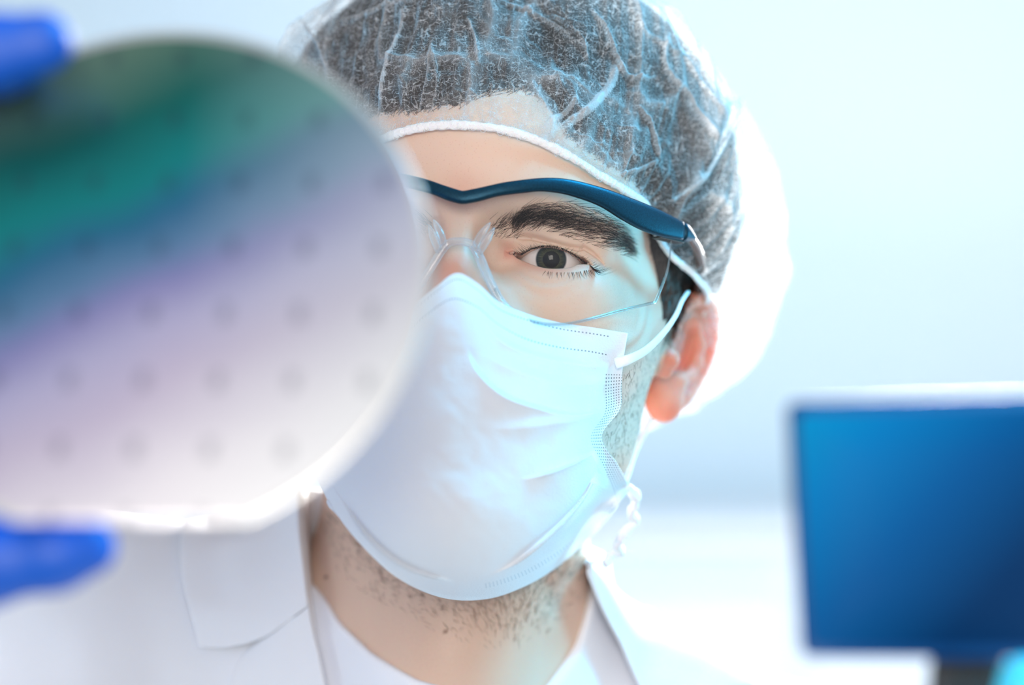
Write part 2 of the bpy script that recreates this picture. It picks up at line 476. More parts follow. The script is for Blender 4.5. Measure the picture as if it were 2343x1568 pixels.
beard = np.clip((bpx[:, 1]-1000)/120, 0, 1)*0
jz = np.clip((-hq[:, 2]-35-abs(hq[:, 0]-62)*0.0)/12, 0, 1)
side = np.clip((-hq[:, 1]+5)/20, 0, 1)
low = np.clip((BP[:, 2]+138+0.10*(BP[:, 0]+20))/14, 0, 1)
beard = 0.75*side*low*np.clip(jz+np.clip((hq[:, 0]-50)/10, 0, 1)*np.clip((-hq[:, 2]+4)/14, 0, 1), 0, 1)*(ed > 2)
mole = np.zeros(len(BP))
for mx, my, mr in ((746, 1321, 4.6), (1019, 1446, 4.6), (1056, 1441, 3)):
    mole += np.clip(1.4-np.hypot(bpx[:, 0]-mx, bpx[:, 1]-my)/mr, 0, 1)
for kx, a in (('ear', np.clip(2-ed, 0, 1)), ('red', red), ('beard', beard), ('mole', np.clip(mole, 0, 1))):
    at = bodyo.data.attributes.new(kx, 'FLOAT', 'POINT'); at.data.foreach_set('value', a.astype(np.float32))

# eyeballs: rings about the line of sight
t = NT('eye'); rad = t.attr('rad'); an = t.attr('ang')
cv = t.n('ShaderNodeCombineXYZ'); t.L(t.math('MULTIPLY', an, 9.0), cv.inputs[0]); t.L(t.math('MULTIPLY', rad, 0.35), cv.inputs[1])
st = t.noise(1.6, 3, cv.outputs[0])
st = t.ramp(st, [(0.3, (0, 0, 0)), (0.7, (1, 1, 1))])
ir = t.mix(st, (0.006, 0.012, 0.012), (0.085, 0.085, 0.045))
ir = t.mix(t.ramp(t.math('DIVIDE', rad, 6.2), [(0.62, (0, 0, 0)), (0.95, (1, 1, 1))]), ir, (0.012, 0.03, 0.045))
scl = t.mix(t.noise(90, 3), (0.80, 0.74, 0.72), (0.86, 0.82, 0.80))
c = t.mix(t.ramp(t.math('DIVIDE', rad, 10.0), [(0.54, (0, 0, 0)), (0.60, (1, 1, 1))]), ir, scl)
c = t.mix(t.ramp(t.math('DIVIDE', rad, 10.0), [(0.30, (1, 1, 1)), (0.325, (0, 0, 0))]), c, (0.003, 0.003, 0.004))
t.P(Base_Color=c, Roughness=0.5, Specular_IOR_Level=0.1); EYEM = t.m
def clear(name, ior=1.45, tint=(1, 1, 1), boost=1.0, rough=0.0):
    """thin clear plastic: light passes straight through, the surface mirrors by Fresnel"""
    t = NT(name); t.t.nodes.remove(t.b)
    tr = t.n('ShaderNodeBsdfTransparent'); tr.inputs[0].default_value = (*tint, 1)
    gl = t.n('ShaderNodeBsdfGlossy'); gl.inputs['Roughness'].default_value = rough
    lw = t.n('ShaderNodeLayerWeight'); lw.inputs[0].default_value = 0.5; f0 = ((ior-1)/(ior+1))**2
    fr = t.math('ADD', t.math('MULTIPLY', t.math('POWER', lw.outputs['Facing'], 5.0), 1-f0), f0)
    mx = t.n('ShaderNodeMixShader'); t.L(t.math('MULTIPLY', fr, boost, clamp=True), mx.inputs[0])
    t.L(tr.outputs[0], mx.inputs[1]); t.L(gl.outputs[0], mx.inputs[2]); t.L(mx.outputs[0], t.out.inputs[0]); return t.m
CORNEA = clear('cornea', 1.38, boost=0.7)
for sx in (1, -1):
    c0 = H2W((32*sx, -69, 0)); ax = -c0/np.linalg.norm(c0)
    e1 = np.cross(ax, (0, 0, 1)); e1 /= np.linalg.norm(e1); e2 = np.cross(e1, ax)
    nr, na = 90, 64
    th = np.linspace(0.0005, 2.2, nr); a = np.arange(na)/na*2*np.pi
    D = np.cos(th)[:, None, None]*ax+np.sin(th)[:, None, None]*(np.cos(a)[None, :, None]*e1+np.sin(a)[None, :, None]*e2)
    eb = mesh('eyeball', c0+12.0*D.reshape(-1, 3), gridF(na, nr, True), EYEM, person,
              attr={'rad': np.repeat(12*np.sin(np.minimum(th, 1.57))+np.maximum(th-1.57, 0)*12, na), 'ang': np.tile(np.abs(a-np.pi), nr)})
    th = np.linspace(0.0005, 0.62, 30)
    rr = 12.25+1.5*np.clip(1-(th/0.56)**2, 0, 1)
    D = np.cos(th)[:, None, None]*ax+np.sin(th)[:, None, None]*(np.cos(a)[None, :, None]*e1+np.sin(a)[None, :, None]*e2)
    mesh('cornea', (c0+rr[:, None, None]*D).reshape(-1, 3), gridF(na, 30, True), CORNEA, eb)
    EA, EB_ = 1, 1
crn = H2W((17.2, -77.6, -1.0)); 
V, F = tubeVF(spline([H2W((15.8, -79.0, -0.8)), H2W((18.5, -77.5, -1.0)), H2W((20.2, -75.3, -1.2))], 8), np.array([.4, 1.2, 1.6, 1.7, 1.5, 1.2, .8, .2]), k=10)
mesh('tear_duct', V, F, simple('caruncle', (0.55, 0.16, 0.13), 0.25), person)

def strands(name, P, r, mat, parent, k=3):
    """many tapering hairs; P (n, m, 3) mm, r (m,) or (n, m) mm"""
    n, m, _ = P.shape; r = np.broadcast_to(r, (n, m))
    T = np.gradient(P, axis=1); T /= np.linalg.norm(T, axis=2)[..., None]+1e-9
    U = np.array([0.3, -1, 0.2]); N = U-(T@U)[..., None]*T; N /= np.linalg.norm(N, axis=2)[..., None]+1e-9
    B = np.cross(T, N); a = np.arange(k)/k*2*np.pi
    V = P[:, :, None]+r[:, :, None, None]*(np.cos(a)[:, None]*N[:, :, None]+np.sin(a)[:, None]*B[:, :, None])
    F = gridF(k, m, True)[None]+(np.arange(n)*m*k)[:, None, None]
    return mesh(name, V.reshape(-1, 3), F.reshape(-1, 4), mat, parent)
def inpoly(px, py, P):
    P = np.asarray(P, float); r = np.zeros(len(px), bool); j = len(P)-1
    for i in range(len(P)):
        c = ((P[i, 1] > py) != (P[j, 1] > py)) & (px < (P[j, 0]-P[i, 0])*(py-P[i, 1])/(P[j, 1]-P[i, 1]+1e-12)+P[i, 0]); r ^= c; j = i
    return r
def pxhairs(px, py, dx, dy, bend, m=4, lift=1.4, r=0.055, lo=830, hi=1000):
    t_ = np.linspace(0, 1, m)[None]
    X = px[:, None]+dx[:, None]*t_; Y = py[:, None]+dy[:, None]*t_+bend[:, None]*t_**2
    # depth from the skin, then lifted along the way towards the tip
    Q, ok = hit(X, Y, face if hi <= 1000 and lo > 820 and py.max() < 900 else body, 0.0, lo, hi, 50)
    Dn = Q[..., 1:2]; lf = (0.05+lift*np.sin(t_*1.6))[..., None]
    return Q*(1-lf/Dn)
# eyebrow on the side turned to the light
BT = np.array([(1172, 500), (1190, 478), (1230, 466), (1280, 462), (1330, 470), (1380, 490), (1420, 516), (1448, 556)])
BB = np.array([(1172, 532), (1200, 530), (1250, 530), (1290, 542), (1340, 556), (1390, 572), (1425, 584), (1448, 590)])
def brow(n, seed):
    r_ = np.random.default_rng(seed)
    u = r_.beta(1.15, 1.35, n); v = np.clip(r_.normal(0.5, 0.24, n), 0, 1)
    t_, b_ = spline(BT, 60), spline(BB, 60); i = (u*59).astype(int)
    p = t_[i]*(1-v[:, None])+b_[i]*v[:, None]
    ang = np.interp(u, [0, .12, .35, 1], [-75, -35, -8, 12])+(v-0.5)*-25+r_.normal(0, 12, n)
    L = np.interp(u, [0, .2, .8, 1], [32, 52, 42, 20])*r_.uniform(.6, 1.15, n)
    a = np.radians(ang)
    return p[:, 0], p[:, 1], np.cos(a)*L, np.sin(a)*L, r_.normal(5, 5, n)
H1 = pxhairs(*brow(1250, 3)); r4 = np.array([0.055, 0.050, 0.038, 0.012])
r_ = np.random.default_rng(5); n = 120
HI = pxhairs(r_.uniform(1120, 1185, n), r_.uniform(500, 548, n), r_.uniform(5, 28, n), r_.uniform(-22, -2, n), r_.normal(0, 4, n), lift=0.8)
H1 = np.concatenate([H1, HI]); mir = W2H(H1)
strands('eyebrow', H1, r4, HAIR, person)
mir[..., 0] *= -1; strands('eyebrow', H2W(mir), r4, HAIR, person)
# eyelashes
def lashes():
    out = []
    r_ = np.random.default_rng(9)
    for A, nn, up in ((UP[2:10], 200, 1), (LO[4:10], 60, 0)):
        s = spline(A, 200); HP = W2H(hit(s[:, 0], s[:, 1]+(-3.0 if up else -4.0), face, 0.0, 850, 960)[0])
        for i in range(nn):
            u = (i+r_.random())/nn; p = s[int(u*199)]
            h0 = plane_y(p[0], p[1], -76.0); dx = h0[0]-32
            y = -69-math.sqrt(max(13.4**2-dx*dx-h0[2]**2, 6)); h0 = plane_y(p[0], p[1], y)
            if not up and r_.random() < .35: continue
            h0 = HP[int(u*199)]+np.array([0, .1, .25 if up else 0])
            fan = dx/15+r_.normal(0, .22)
            if up:
                L = (5.0+0.8*max(0, dx/14))*r_.uniform(.55, 1.15); dn = np.interp(u, [0, .25, .6, 1], [0.05, .28, .36, .34])+r_.normal(0, .07)
                q = [h0, h0+L*np.array([.22*fan, -.42, -.16-dn*.5]), h0+L*np.array([.5*fan, -.78, -.16-dn*.8]), h0+L*np.array([.95*fan+r_.normal(0, .12), -1.05, .10-dn])]
            else:
                if u < .15: continue
                L = 3.6*r_.uniform(.6, 1.1)
                L = L*1.0
                q = [h0, h0+L*np.array([.15*fan, -.35, -.35]), h0+L*np.array([.4*fan, -.55, -.72]), h0+L*np.array([.6*fan+r_.normal(0, .08), -.62, -1.05])]
            out.append(spline(np.array(q), 6))
    return np.array(out)
LS = lashes(); rl = np.array([.10, .09, .07, .05, .03, .01])
strands('eyelashes', H2W(LS), rl, HAIR, person)
LS[..., 0] *= -1; strands('eyelashes', H2W(LS), rl, HAIR, person)

# scalp hair: a shell over the skull plus combed strands
def hairline(phi):
    """head z of the hairline at an angle from the front (radians)"""
    a = np.degrees(phi)
    return np.interp(a, [-180, -120, -84, -66, -50, -35, -22, -14, -7, -1.4, 4, 9, 14, 17, 22, 33, 45, 56, 64, 72, 84, 96, 120, 180],
                     [-62, -50, -8, 10, 36, 44, 49, 47, 47.5, 51, 56, 60, 59, 55, 43, 39, 37, 30, 10, -8, -6, -22, -50, -62])+0.8*np.sin(phi*41)+0.6*np.sin(phi*67+1)+0.9*noise(np.stack([phi*60, phi*0, phi*0], -1), 1.0)
CH = np.array([0, 0, 28.0])
def hshell(nu, nv, thick, f=head):
    ph = np.linspace(-np.pi, np.pi, nu, endpoint=False); el = np.linspace(-1.15, 1.5705, nv)
    PH, EL = np.meshgrid(ph, el)
    D = np.stack([np.sin(PH)*np.cos(EL), -np.cos(PH)*np.cos(EL), np.sin(EL)], -1)
    R = np.full(PH.shape, 60.0)
    lo_, hi_ = np.full(PH.shape, 30.0), np.full(PH.shape, 140.0)
    for _ in range(14):
        mm = (lo_+hi_)/2; v = f((CH+D*mm[..., None]).reshape(-1, 3)).reshape(PH.shape)
        lo_ = np.where(v < 0, mm, lo_); hi_ = np.where(v < 0, hi_, mm)
    return PH, EL, D, (lo_+hi_)/2
PH, EL, D, R = hshell(560, 260, 0)
Z = CH[2]+D[..., 2]*R
over = Z-hairline(PH)
Pq = CH+D*R[..., None]
def hair_t(over): return np.where(over > 0, np.clip(over/9, 0, 1)*4.0, np.maximum(over*1.2, -14))+np.clip((over-18)/25, 0, 1)*8+np.clip((over-38)/40, 0, 1)*12
th = hair_t(over)+1.2*noise(Pq*np.array([1, 1, .35]), 5.0)*np.clip(over/10, 0, 1)
V = CH+D*(R+th)[..., None]
hv = H2W(V)
mesh('hair', hv.reshape(-1, 3), gridF(560, 260, True), HAIRCAP, person)
n = 5200; r_ = np.random.default_rng(21)
ph0 = r_.uniform(-1.9, 2.3, n); el0 = r_.uniform(-0.5, 1.45, n)
phf = r_.uniform(-0.7, 1.15, 2600); elf = np.arctan2(hairline(phf)+r_.uniform(-3.2, 5, 2600)-CH[2], 92.0); ph0 = np.r_[ph0, phf]; el0 = np.r_[el0, elf]; n = len(ph0)
m = 8; tt = np.linspace(0, 1, m)
dph = (r_.normal(0.18, 0.14, n))[:, None]*tt+0.05*np.sin(tt*6+r_.uniform(0, 6, n)[:, None]); dl = (r_.uniform(.22, .42, n))[:, None]*tt
phs = ph0[:, None]+dph; els = np.clip(el0[:, None]+dl, -1.1, 1.55)
iu = ((phs+np.pi)/(2*np.pi)*560).astype(int) % 560; iv = np.clip(((els+1.15)/(1.5705+1.15)*259).astype(int), 0, 258)
Dh = np.stack([np.sin(phs)*np.cos(els), -np.cos(phs)*np.cos(els), np.sin(els)], -1)
Rh = R[iv, iu]+np.clip(th[iv, iu], 0, 30)+np.sin(tt*3.1)*r_.uniform(0.2, 2.2, n)[:, None]
Ph = CH+Dh*Rh[..., None]
ok = (over[iv[:, 0], iu[:, 0]] > -3.5)
strands('hair_strands', H2W(Ph[ok]), np.array([.09]*7+[.02]), HAIR, person)

# stubble on jaw and neck, sideburn
r_ = np.random.default_rng(31)
def scatter(n, polyg):
    P = np.array(polyg, float); lo_, hi_ = P.min(0), P.max(0)
    X = r_.uniform(lo_[0], hi_[0], n*3); Y = r_.uniform(lo_[1], hi_[1], n*3); k = inpoly(X, Y, P); return X[k][:n], Y[k][:n]
X, Y = scatter(2300, [(730, 1150), (800, 1205), (880, 1280), (960, 1330), (1060, 1350), (1200, 1315), (1330, 1220), (1345, 1290), (1335, 1370), (1290, 1450), (1200, 1500), (1100, 1490), (980, 1455), (880, 1410), (790, 1350), (740, 1270)])
lim = np.interp(X, [735, 800, 880, 980, 1100, 1200, 1270, 1335], [1270, 1345, 1405, 1450, 1485, 1500, 1460, 1390])
kp = r_.random(len(X)) < np.clip((lim-Y)/130, 0, 1)**1.2; X, Y = X[kp], Y[kp]
a = np.radians(np.interp(X, [740, 950, 1100, 1340], [60, 28, 60, 150])+r_.normal(0, 16, len(X))); L = r_.uniform(7, 20, len(X))
st1 = pxhairs(X, Y, np.cos(a)*L, np.sin(a)*L, r_.normal(0, 2, len(X)), lift=.35, lo=850, hi=1060)
X, Y = scatter(420, [(1385, 1000), (1425, 850), (1470, 820), (1530, 740), (1545, 790), (1500, 870), (1455, 1010), (1410, 1090)])
a = np.radians(100+r_.normal(0, 18, len(X))); L = r_.uniform(5, 13, len(X))
st2 = pxhairs(X, Y, np.cos(a)*L, np.sin(a)*L, r_.normal(0, 2, len(X)), lift=.14, lo=850, hi=1060)
X, Y = scatter(900, [(1535, 560), (1560, 590), (1585, 650), (1572, 690), (1545, 760), (1515, 790), (1530, 700), (1535, 640)])
a = np.radians(75+r_.normal(0, 20, len(X))); L = r_.uniform(14, 34, len(X))
st3 = pxhairs(X, Y, np.cos(a)*L, np.sin(a)*L, r_.normal(3, 3, len(X)), lift=1.2, lo=850, hi=1060)
strands('stubble', st1, np.array([.055, .05, .04, .015]), HAIR, person)
strands('stubble', st2, np.array([.045, .04, .035, .015]), HAIR, person)
strands('sideburn', st3, np.array([.06, .055, .045, .015]), HAIR, person)

# ------------------------------------------------------------------ bouffant cap
def sdist(X, Y, P, n=60):
    """signed pixel distance to a polyline and the position along it (0..1)"""
    P = spline(P, n); A, B_ = P[:-1], P[1:]
    best = np.full(X.shape, 1e9); sg = np.zeros(X.shape); al = np.zeros(X.shape)
    for i in range(len(A)):
        ab = B_[i]-A[i]; L2 = ab@ab+1e-9
        ax, ay = X-A[i, 0], Y-A[i, 1]; h = np.clip((ax*ab[0]+ay*ab[1])/L2, 0, 1)
        d = np.hypot(ax-h*ab[0], ay-h*ab[1]); m = d < best
        best = np.where(m, d, best); sg = np.where(m, np.sign(ab[0]*ay-ab[1]*ax), sg); al = np.where(m, (i+h)/len(A), al)
    return best*sg, al
band_px = np.array([(905, 303), (960, 293), (1010, 289), (1060, 288), (1120, 293), (1180, 305), (1250, 332), (1310, 364), (1370, 402), (1430, 438), (1480, 468)])
bq, _ = hit(band_px[:, 0], band_px[:, 1], face, 1.5, 830, 1000, 60)
bh = W2H(bq); bphi = np.arctan2(bh[:, 0], -bh[:, 1])
kx = list(np.degrees(bphi[3:])); kz = list(bh[3:, 2])
kx0, kz0 = 0.0, float(np.interp(0, np.degrees(bphi), bh[:, 2]))
kx = [kx0]+[k for k in kx if k > 4]; kz = [kz0]+[z for k, z in zip(list(np.degrees(bphi[3:])), list(bh[3:, 2])) if k > 4]
kx += [66, 78, 90, 102, 112, 125, 150, 180]; kz += [14, 10, 11, 8, -12, -42, -56, -60]
def band_z(ph): return np.interp(np.degrees(np.abs(ph)), kx, kz)
nu, nv = 1100, 420
ph = np.linspace(-np.pi, np.pi, nu, endpoint=False)
# band loop on the head
zb = band_z(ph); zb = np.convolve(np.r_[zb[-20:], zb, zb[:20]], np.ones(21)/21, 'same')[20:-20]
lo_, hi_ = np.full(nu, 20.0), np.full(nu, 160.0)
fh = lambda q: np.minimum(head(q), ell(q, (0, 6, 30), (84, 104, 84)))
for _ in range(16):
    mm = (lo_+hi_)/2; v = head(np.stack([np.sin(ph)*mm, -np.cos(ph)*mm, zb], -1)); lo_ = np.where(v < 0, mm, lo_); hi_ = np.where(v < 0, hi_, mm)
rb = lo_+1.6+np.interp(np.degrees(abs(ph)), [0, 58, 75, 90, 100, 180], [0, 0, 8, 12, 14, 8])
BND = np.stack([np.sin(ph)*rb, -np.cos(ph)*rb, zb], -1)
t_ = np.linspace(0, 1, nv)**1.25
CC = np.array([2, 20, 30.0])
e0 = np.radians(np.interp(np.degrees(ph), [-180, -120, -105, -95, -85, -50, 0, 50, 70, 85, 95, 105, 120, 180], [-38, -40, -38, -20, -2, 4, 16, 4, 2, -2, -20, -42, -44, -38]))
EL = e0[None]+(np.pi/2-e0[None])*t_[:, None]
PHg = ph[None]*np.ones_like(EL)
ax_ = np.where(np.sin(PHg) > 0, 116, 110); ay_ = np.where(np.cos(PHg) > 0, 118, 118)
dx_, dy_, dz_ = np.sin(PHg)*np.cos(EL), -np.cos(PHg)*np.cos(EL), np.sin(EL)
rr = 1/np.sqrt((dx_/ax_)**2+(dy_/ay_)**2+(dz_/105)**2)
# stays clear of the hair
E = CC+np.stack([dx_, dy_, dz_], -1)*rr[..., None]
w = np.clip(t_/0.20, 0, 1)[:, None]; w = (w*w*(3-2*w))
w = np.where(np.abs(np.degrees(PHg)) < 60, np.clip(t_/0.42, 0, 1)[:, None]**1.15, w**0.75)
CAPH = BND[None]*(1-w[..., None])+E*w[..., None]
out = np.stack([dx_, dy_, dz_], -1)
CW = H2W(CAPH); NW = out@RH.T
cpx = pix(CW); X, Y = cpx[..., 0], cpx[..., 1]
outv = np.stack([dx_, dy_, dz_], -1)
def need_at(Q):
    pp = np.arctan2(Q[..., 0], -Q[..., 1]); return 2.2+np.maximum(hair_t(Q[..., 2]-hairline(pp)), 0)+1.5
need = None
for _ in range(4):
    dd = head(CAPH.reshape(-1, 3)).reshape(PHg.shape); gap = need_at(CAPH)*np.clip(t_/0.04, 0.0, 1)[:, None]-dd
    CAPH = CAPH+outv*np.maximum(gap, 0)[..., None]*1.1
slack = np.maximum(head(CAPH.reshape(-1, 3)).reshape(PHg.shape)-need_at(CAPH)+1.0, 0)
CW = H2W(CAPH); cpx = pix(CW); X, Y = cpx[..., 0], cpx[..., 1]
front = CAPH[..., 1] < 45
disp = np.zeros(X.shape); dens = np.zeros(X.shape)
# gathers at the band, puckers, broad billows
gf = np.exp(-t_/0.07)[:, None]
g = np.sin(PHg*75+2*noise(CAPH, 14))+0.6*np.sin(PHg*131+noise(CAPH, 9)*2)
disp += 1.0*g*np.clip(t_/0.03, 0, 1)[:, None]*np.exp(-t_/0.16)[:, None]; dens += 0.25*np.clip(g, 0, 1)*np.exp(-t_/0.12)[:, None]
disp += 2.6*noise(CAPH, 26)*np.clip(t_/0.1, 0, 1)[:, None]+1.3*noise(CAPH+50, 11)*np.clip(t_/0.1, 0, 1)[:, None]
rdg = 1-np.abs(noise(CAPH*np.array([1, 1, .6])+90, 20)); disp += 2.4*rdg**6*np.clip(t_/0.12, 0, 1)[:, None]; dens += 0.55*rdg**10
rdg = 1-np.abs(noise(CAPH+170, 12)); disp += 0.9*rdg**6*np.clip(t_/0.12, 0, 1)[:, None]; dens += 0.2*rdg**16
# the creases the photo shows: (points, width px, height mm, density)
CRE = [([(1415, 130), (1398, 190), (1345, 255), (1265, 312)], 17, 3.0, .9), ([(1320, 225), (1290, 265), (1235, 305)], 12, 2.2, .6),
       ([(1350, 15), (1390, 75), (1412, 125), (1440, 178), (1520, 182)], 5, 3.0, .7), ([(1515, 80), (1520, 170), (1590, 270), (1640, 340)], 6, 3.0, .7),
       ([(925, 10), (905, 110), (880, 180), (870, 260)], 9, 2.5, .8), ([(990, 90), (975, 190), (955, 285)], 4, 2, .6), ([(985, 100), (1000, 200), (975, 290)], 3, 2, .5),
       ([(700, 60), (735, 110), (755, 170)], 5, 2.5, .8), ([(1065, 30), (1085, 80), (1095, 160)], 4, 2.2, .7), ([(770, 50), (850, 25), (960, 0)], 4, 2, .6),
       ([(1125, 185), (1125, 280)], 3, 1.5, .4), ([(1240, 190), (1210, 280)], 3, 1.5, .4), ([(1510, 365), (1460, 390), (1410, 405)], 9, 2.2, .5),
       ([(1460, 240), (1490, 300), (1515, 370)], 4, 2.5, .6), ([(1685, 200), (1670, 270), (1650, 360), (1600, 410), (1530, 470)], 7, 3, .7),
       ([(1130, 0), (1240, 40), (1350, 110)], 4, 2, .5), ([(1240, 30), (1320, 70), (1355, 150)], 3, 2, .4), ([(1590, 400), (1560, 440), (1520, 470)], 4, 2, .5),
       ([(1430, 20), (1480, 90), (1560, 150), (1620, 240), (1655, 300)], 3, 2, .35), ([(1450, 330), (1430, 370), (1420, 420)], 4, 2, .4)]
for P, wd, hgt, dn in CRE:
    P = np.array(P, float)
    bx0, by0 = P.min(0)-60; bx1, by1 = P.max(0)+60
    mk = front & (X > bx0) & (X < bx1) & (Y > by0) & (Y < by1)
    d, al = sdist(X[mk], Y[mk], P)
    taper = np.clip(np.minimum(al, 1-al)*6, 0.0, 1)
    prof = np.where(d > 0, np.exp(-(d/(wd*0.45))**2), np.exp(-(np.abs(d)/(wd*1.3))))
    disp[mk] += hgt*prof*taper
    dens[mk] += dn*(np.abs(d) < wd*0.6)*taper
CW = CW+NW*np.maximum(disp, -slack-0.4)[..., None]
V = CW.reshape(-1, 3)
uv = np.stack([np.tile(np.arange(nu)/nu, nv), np.repeat(t_, nu)], -1)

t = NT('nonwoven_fabric'); t.t.nodes.remove(t.b)
oc = t.n('ShaderNodeTexCoord').outputs['Object']
def fibre(sc, vec, wd, dist=1.2):
    """thin wandering lines: the zero crossings of a noise"""
    f = t.noise(sc, 1.0, vec, 0.4, dist); a = t.math('ABSOLUTE', t.math('SUBTRACT', f, 0.5))
    return t.math('SUBTRACT', 1.0, t.math('DIVIDE', a, wd), clamp=True)
v1 = t.mapv(oc, (1, 1, 1), (0.3, 0.2, 0.9)); v2 = t.mapv(oc, (1.9, 0.7, 0.7), (0.9, 0.1, -0.6)); v3 = t.mapv(oc, (0.6, 1, 2.1), (0, 0.7, 0.2)); v4 = t.mapv(oc, (.7, 1, 1.9), (0.2, -0.8, 0.1))
fb = t.math('ADD', t.math('ADD', fibre(150, v2, .014, .7), fibre(190, v3, .016, .7)), t.math('ADD', t.math('ADD', fibre(300, v4, .022, .8), fibre(240, v1, .018, .8)), t.math('MULTIPLY', fibre(650, v2, .05), 0.5)))
cl = t.noise(70, 4)
al = t.math('ADD', t.math('MULTIPLY', fb, 0.46), t.math('MULTIPLY', cl, 0.17))
al = t.math('ADD', al, t.math('MULTIPLY', t.attr('dens'), 0.55))
lw = t.n('ShaderNodeLayerWeight'); lw.inputs[0].default_value = 0.5
al = t.math('ADD', al, t.math('MULTIPLY', t.math('POWER', lw.outputs['Facing'], 3.0), 0.45), clamp=True)
dfs = t.n('ShaderNodeBsdfDiffuse'); dfs.inputs[0].default_value = (0.86, 0.88, 0.90, 1)
trl = t.n('ShaderNodeBsdfTranslucent'); trl.inputs[0].default_value = (0.86, 0.88, 0.90, 1)
m1 = t.n('ShaderNodeMixShader'); m1.inputs[0].default_value = 0.45; t.L(dfs.outputs[0], m1.inputs[1]); t.L(trl.outputs[0], m1.inputs[2])
tr = t.n('ShaderNodeBsdfTransparent'); m2 = t.n('ShaderNodeMixShader')
t.L(al, m2.inputs[0]); t.L(tr.outputs[0], m2.inputs[1]); t.L(m1.outputs[0], m2.inputs[2]); t.L(m2.outputs[0], t.out.inputs[0])
bp = t.n('ShaderNodeBump'); bp.inputs['Strength'].default_value = 0.5; bp.inputs['Distance'].default_value = 0.0006; t.L(fb, bp.inputs['Height'])
t.L(bp.outputs[0], dfs.inputs['Normal']); FAB = t.m
capo = empty('bouffant_cap', H2W((0, 20, 60)), 'sheer white crinkled disposable hair cap worn over dark hair', 'hair cap')
mesh('cap_fabric', V, gridF(nu, nv, True), FAB, capo, uv=uv, attr={'dens': dens.ravel()})
# elastic band: a rolled, gathered edge with frayed loops
t = NT('elastic'); t.P(Base_Color=(0.88, 0.87, 0.86, 1), Roughness=0.85, Subsurface_Weight=0.15, Subsurface_Scale=0.003)
t.bump(t.noise(900, 4), 0.7, 0.001); ELA = t.m
bnd = H2W(BND+np.stack([np.sin(ph), -np.cos(ph), 0*ph], -1)*0.8)
T_ = np.roll(bnd, -1, 0)-np.roll(bnd, 1, 0); T_ /= np.linalg.norm(T_, axis=1)[:, None]
U_ = (np.stack([np.sin(ph), -np.cos(ph), 0*ph], -1))@RH.T; U_ = U_-(U_*T_).sum(1)[:, None]*T_; U_ /= np.linalg.norm(U_, axis=1)[:, None]; S_ = np.cross(T_, U_)
k = 14; a = np.arange(k)/k*2*np.pi
ra = 1.0+0.12*np.sin(ph*260); rbb = 1.75+0.10*np.sin(ph*150+1)+0.30*noise(bnd, 6)+.15*noise(bnd, 2)
V = bnd[:, None]+ra[:, None, None]*np.cos(a)[None, :, None]*U_[:, None]+rbb[:, None, None]*np.sin(a)[None, :, None]*S_[:, None]
F = gridF(k, nu, True); F = np.vstack([F, np.stack([np.arange(k)+(nu-1)*k, (np.arange(k)+1) % k+(nu-1)*k, (np.arange(k)+1) % k, np.arange(k)], -1)])
bo = mesh('elastic_band', V.reshape(-1, 3), F, ELA, capo)
r_ = np.random.default_rng(4); n = 420; i0 = r_.integers(0, nu, n); tt = np.linspace(0, 1, 9)
Lp = bnd[i0][:, None]+U_[i0][:, None]*1.0+(T_[i0][:, None]*((tt-.5)*2.4)[None, :, None])*r_.uniform(.4, 1.3, n)[:, None, None]+S_[i0][:, None]*((np.sin(tt*np.pi)*1.0+1.5)[None, :, None])*(np.sign(r_.normal(0, 1, n))*r_.uniform(.7, 1.3, n))[:, None, None]
strands('loose_thread', Lp, .09, ELA, bo)

# ------------------------------------------------------------------ safety glasses
LX0 = plane_y(1062, 452, -106.0)[0]
def gy(x, off=0.0): return -108.5+((x-LX0)**2)/108.0-off
def gsurf(px, py, off=0.0):
    """pixel -> head coords on the glasses' wrap surface"""
    px = np.asarray(px, float); d = ray(px, py)@RH; o = -TH@RH
    tlo = np.full(px.shape, 780.0); thi = np.full(px.shape, 1000.0)
    for _ in range(40):
        tm = (tlo+thi)/2; p = o+d*tm[..., None]; v = p[..., 1]-gy(p[..., 0], off)
        tlo = np.where(v < 0, tm, tlo); thi = np.where(v < 0, thi, tm)
    return o+d*((tlo+thi)/2)[..., None]
def gm(P):
    P = np.array(P, float).copy(); P[..., 0] = 2*LX0-P[..., 0]; return P
glasses = empty('safety_glasses', H2W((LX0, -60, 10)), 'clear safety glasses with dark blue-black brow bar worn on the face', 'glasses')
t = NT('brow_bar'); sn = t.noise(1800, 2)
t.P(Base_Color=t.mix(sn, (0.002, 0.020, 0.036), (0.005, 0.060, 0.105)), Roughness=0.42, Metallic=0.7, Specular_IOR_Level=0.5)
t.bump(sn, 0.25, 0.0002); BAR = t.m
bt = spline([(1062, 438), (1100, 430), (1160, 417), (1240, 408), (1300, 411), (1370, 428), (1420, 445), (1500, 477), (1560, 508)], 90)
bb = spline([(1062, 467), (1095, 461), (1140, 449), (1200, 441), (1245, 438), (1300, 446), (1370, 470), (1425, 503), (1465, 525), (1505, 540), (1558, 551)], 90)
def bar(T, B, th, k=16, pw=3.2):
    C = (T+B)/2; Hh = (T-B)/2; Tn = np.gradient(C, axis=0); N = np.cross(Tn, Hh); N /= np.linalg.norm(N, axis=1)[:, None]
    a = np.arange(k)/k*2*np.pi; c = np.sign(np.cos(a))*abs(np.cos(a))**(2/pw); s_ = np.sign(np.sin(a))*abs(np.sin(a))**(2/pw)
    th = th*np.ones(len(C))
    V = C[:, None]+Hh[:, None]*c[None, :, None]+N[:, None]*(th[:, None, None]*s_[None, :, None])
    V = np.concatenate([C[:1, None].repeat(k, 1), V, C[-1:, None].repeat(k, 1)])
    return V.reshape(-1, 3), gridF(k, len(C)+2, True)
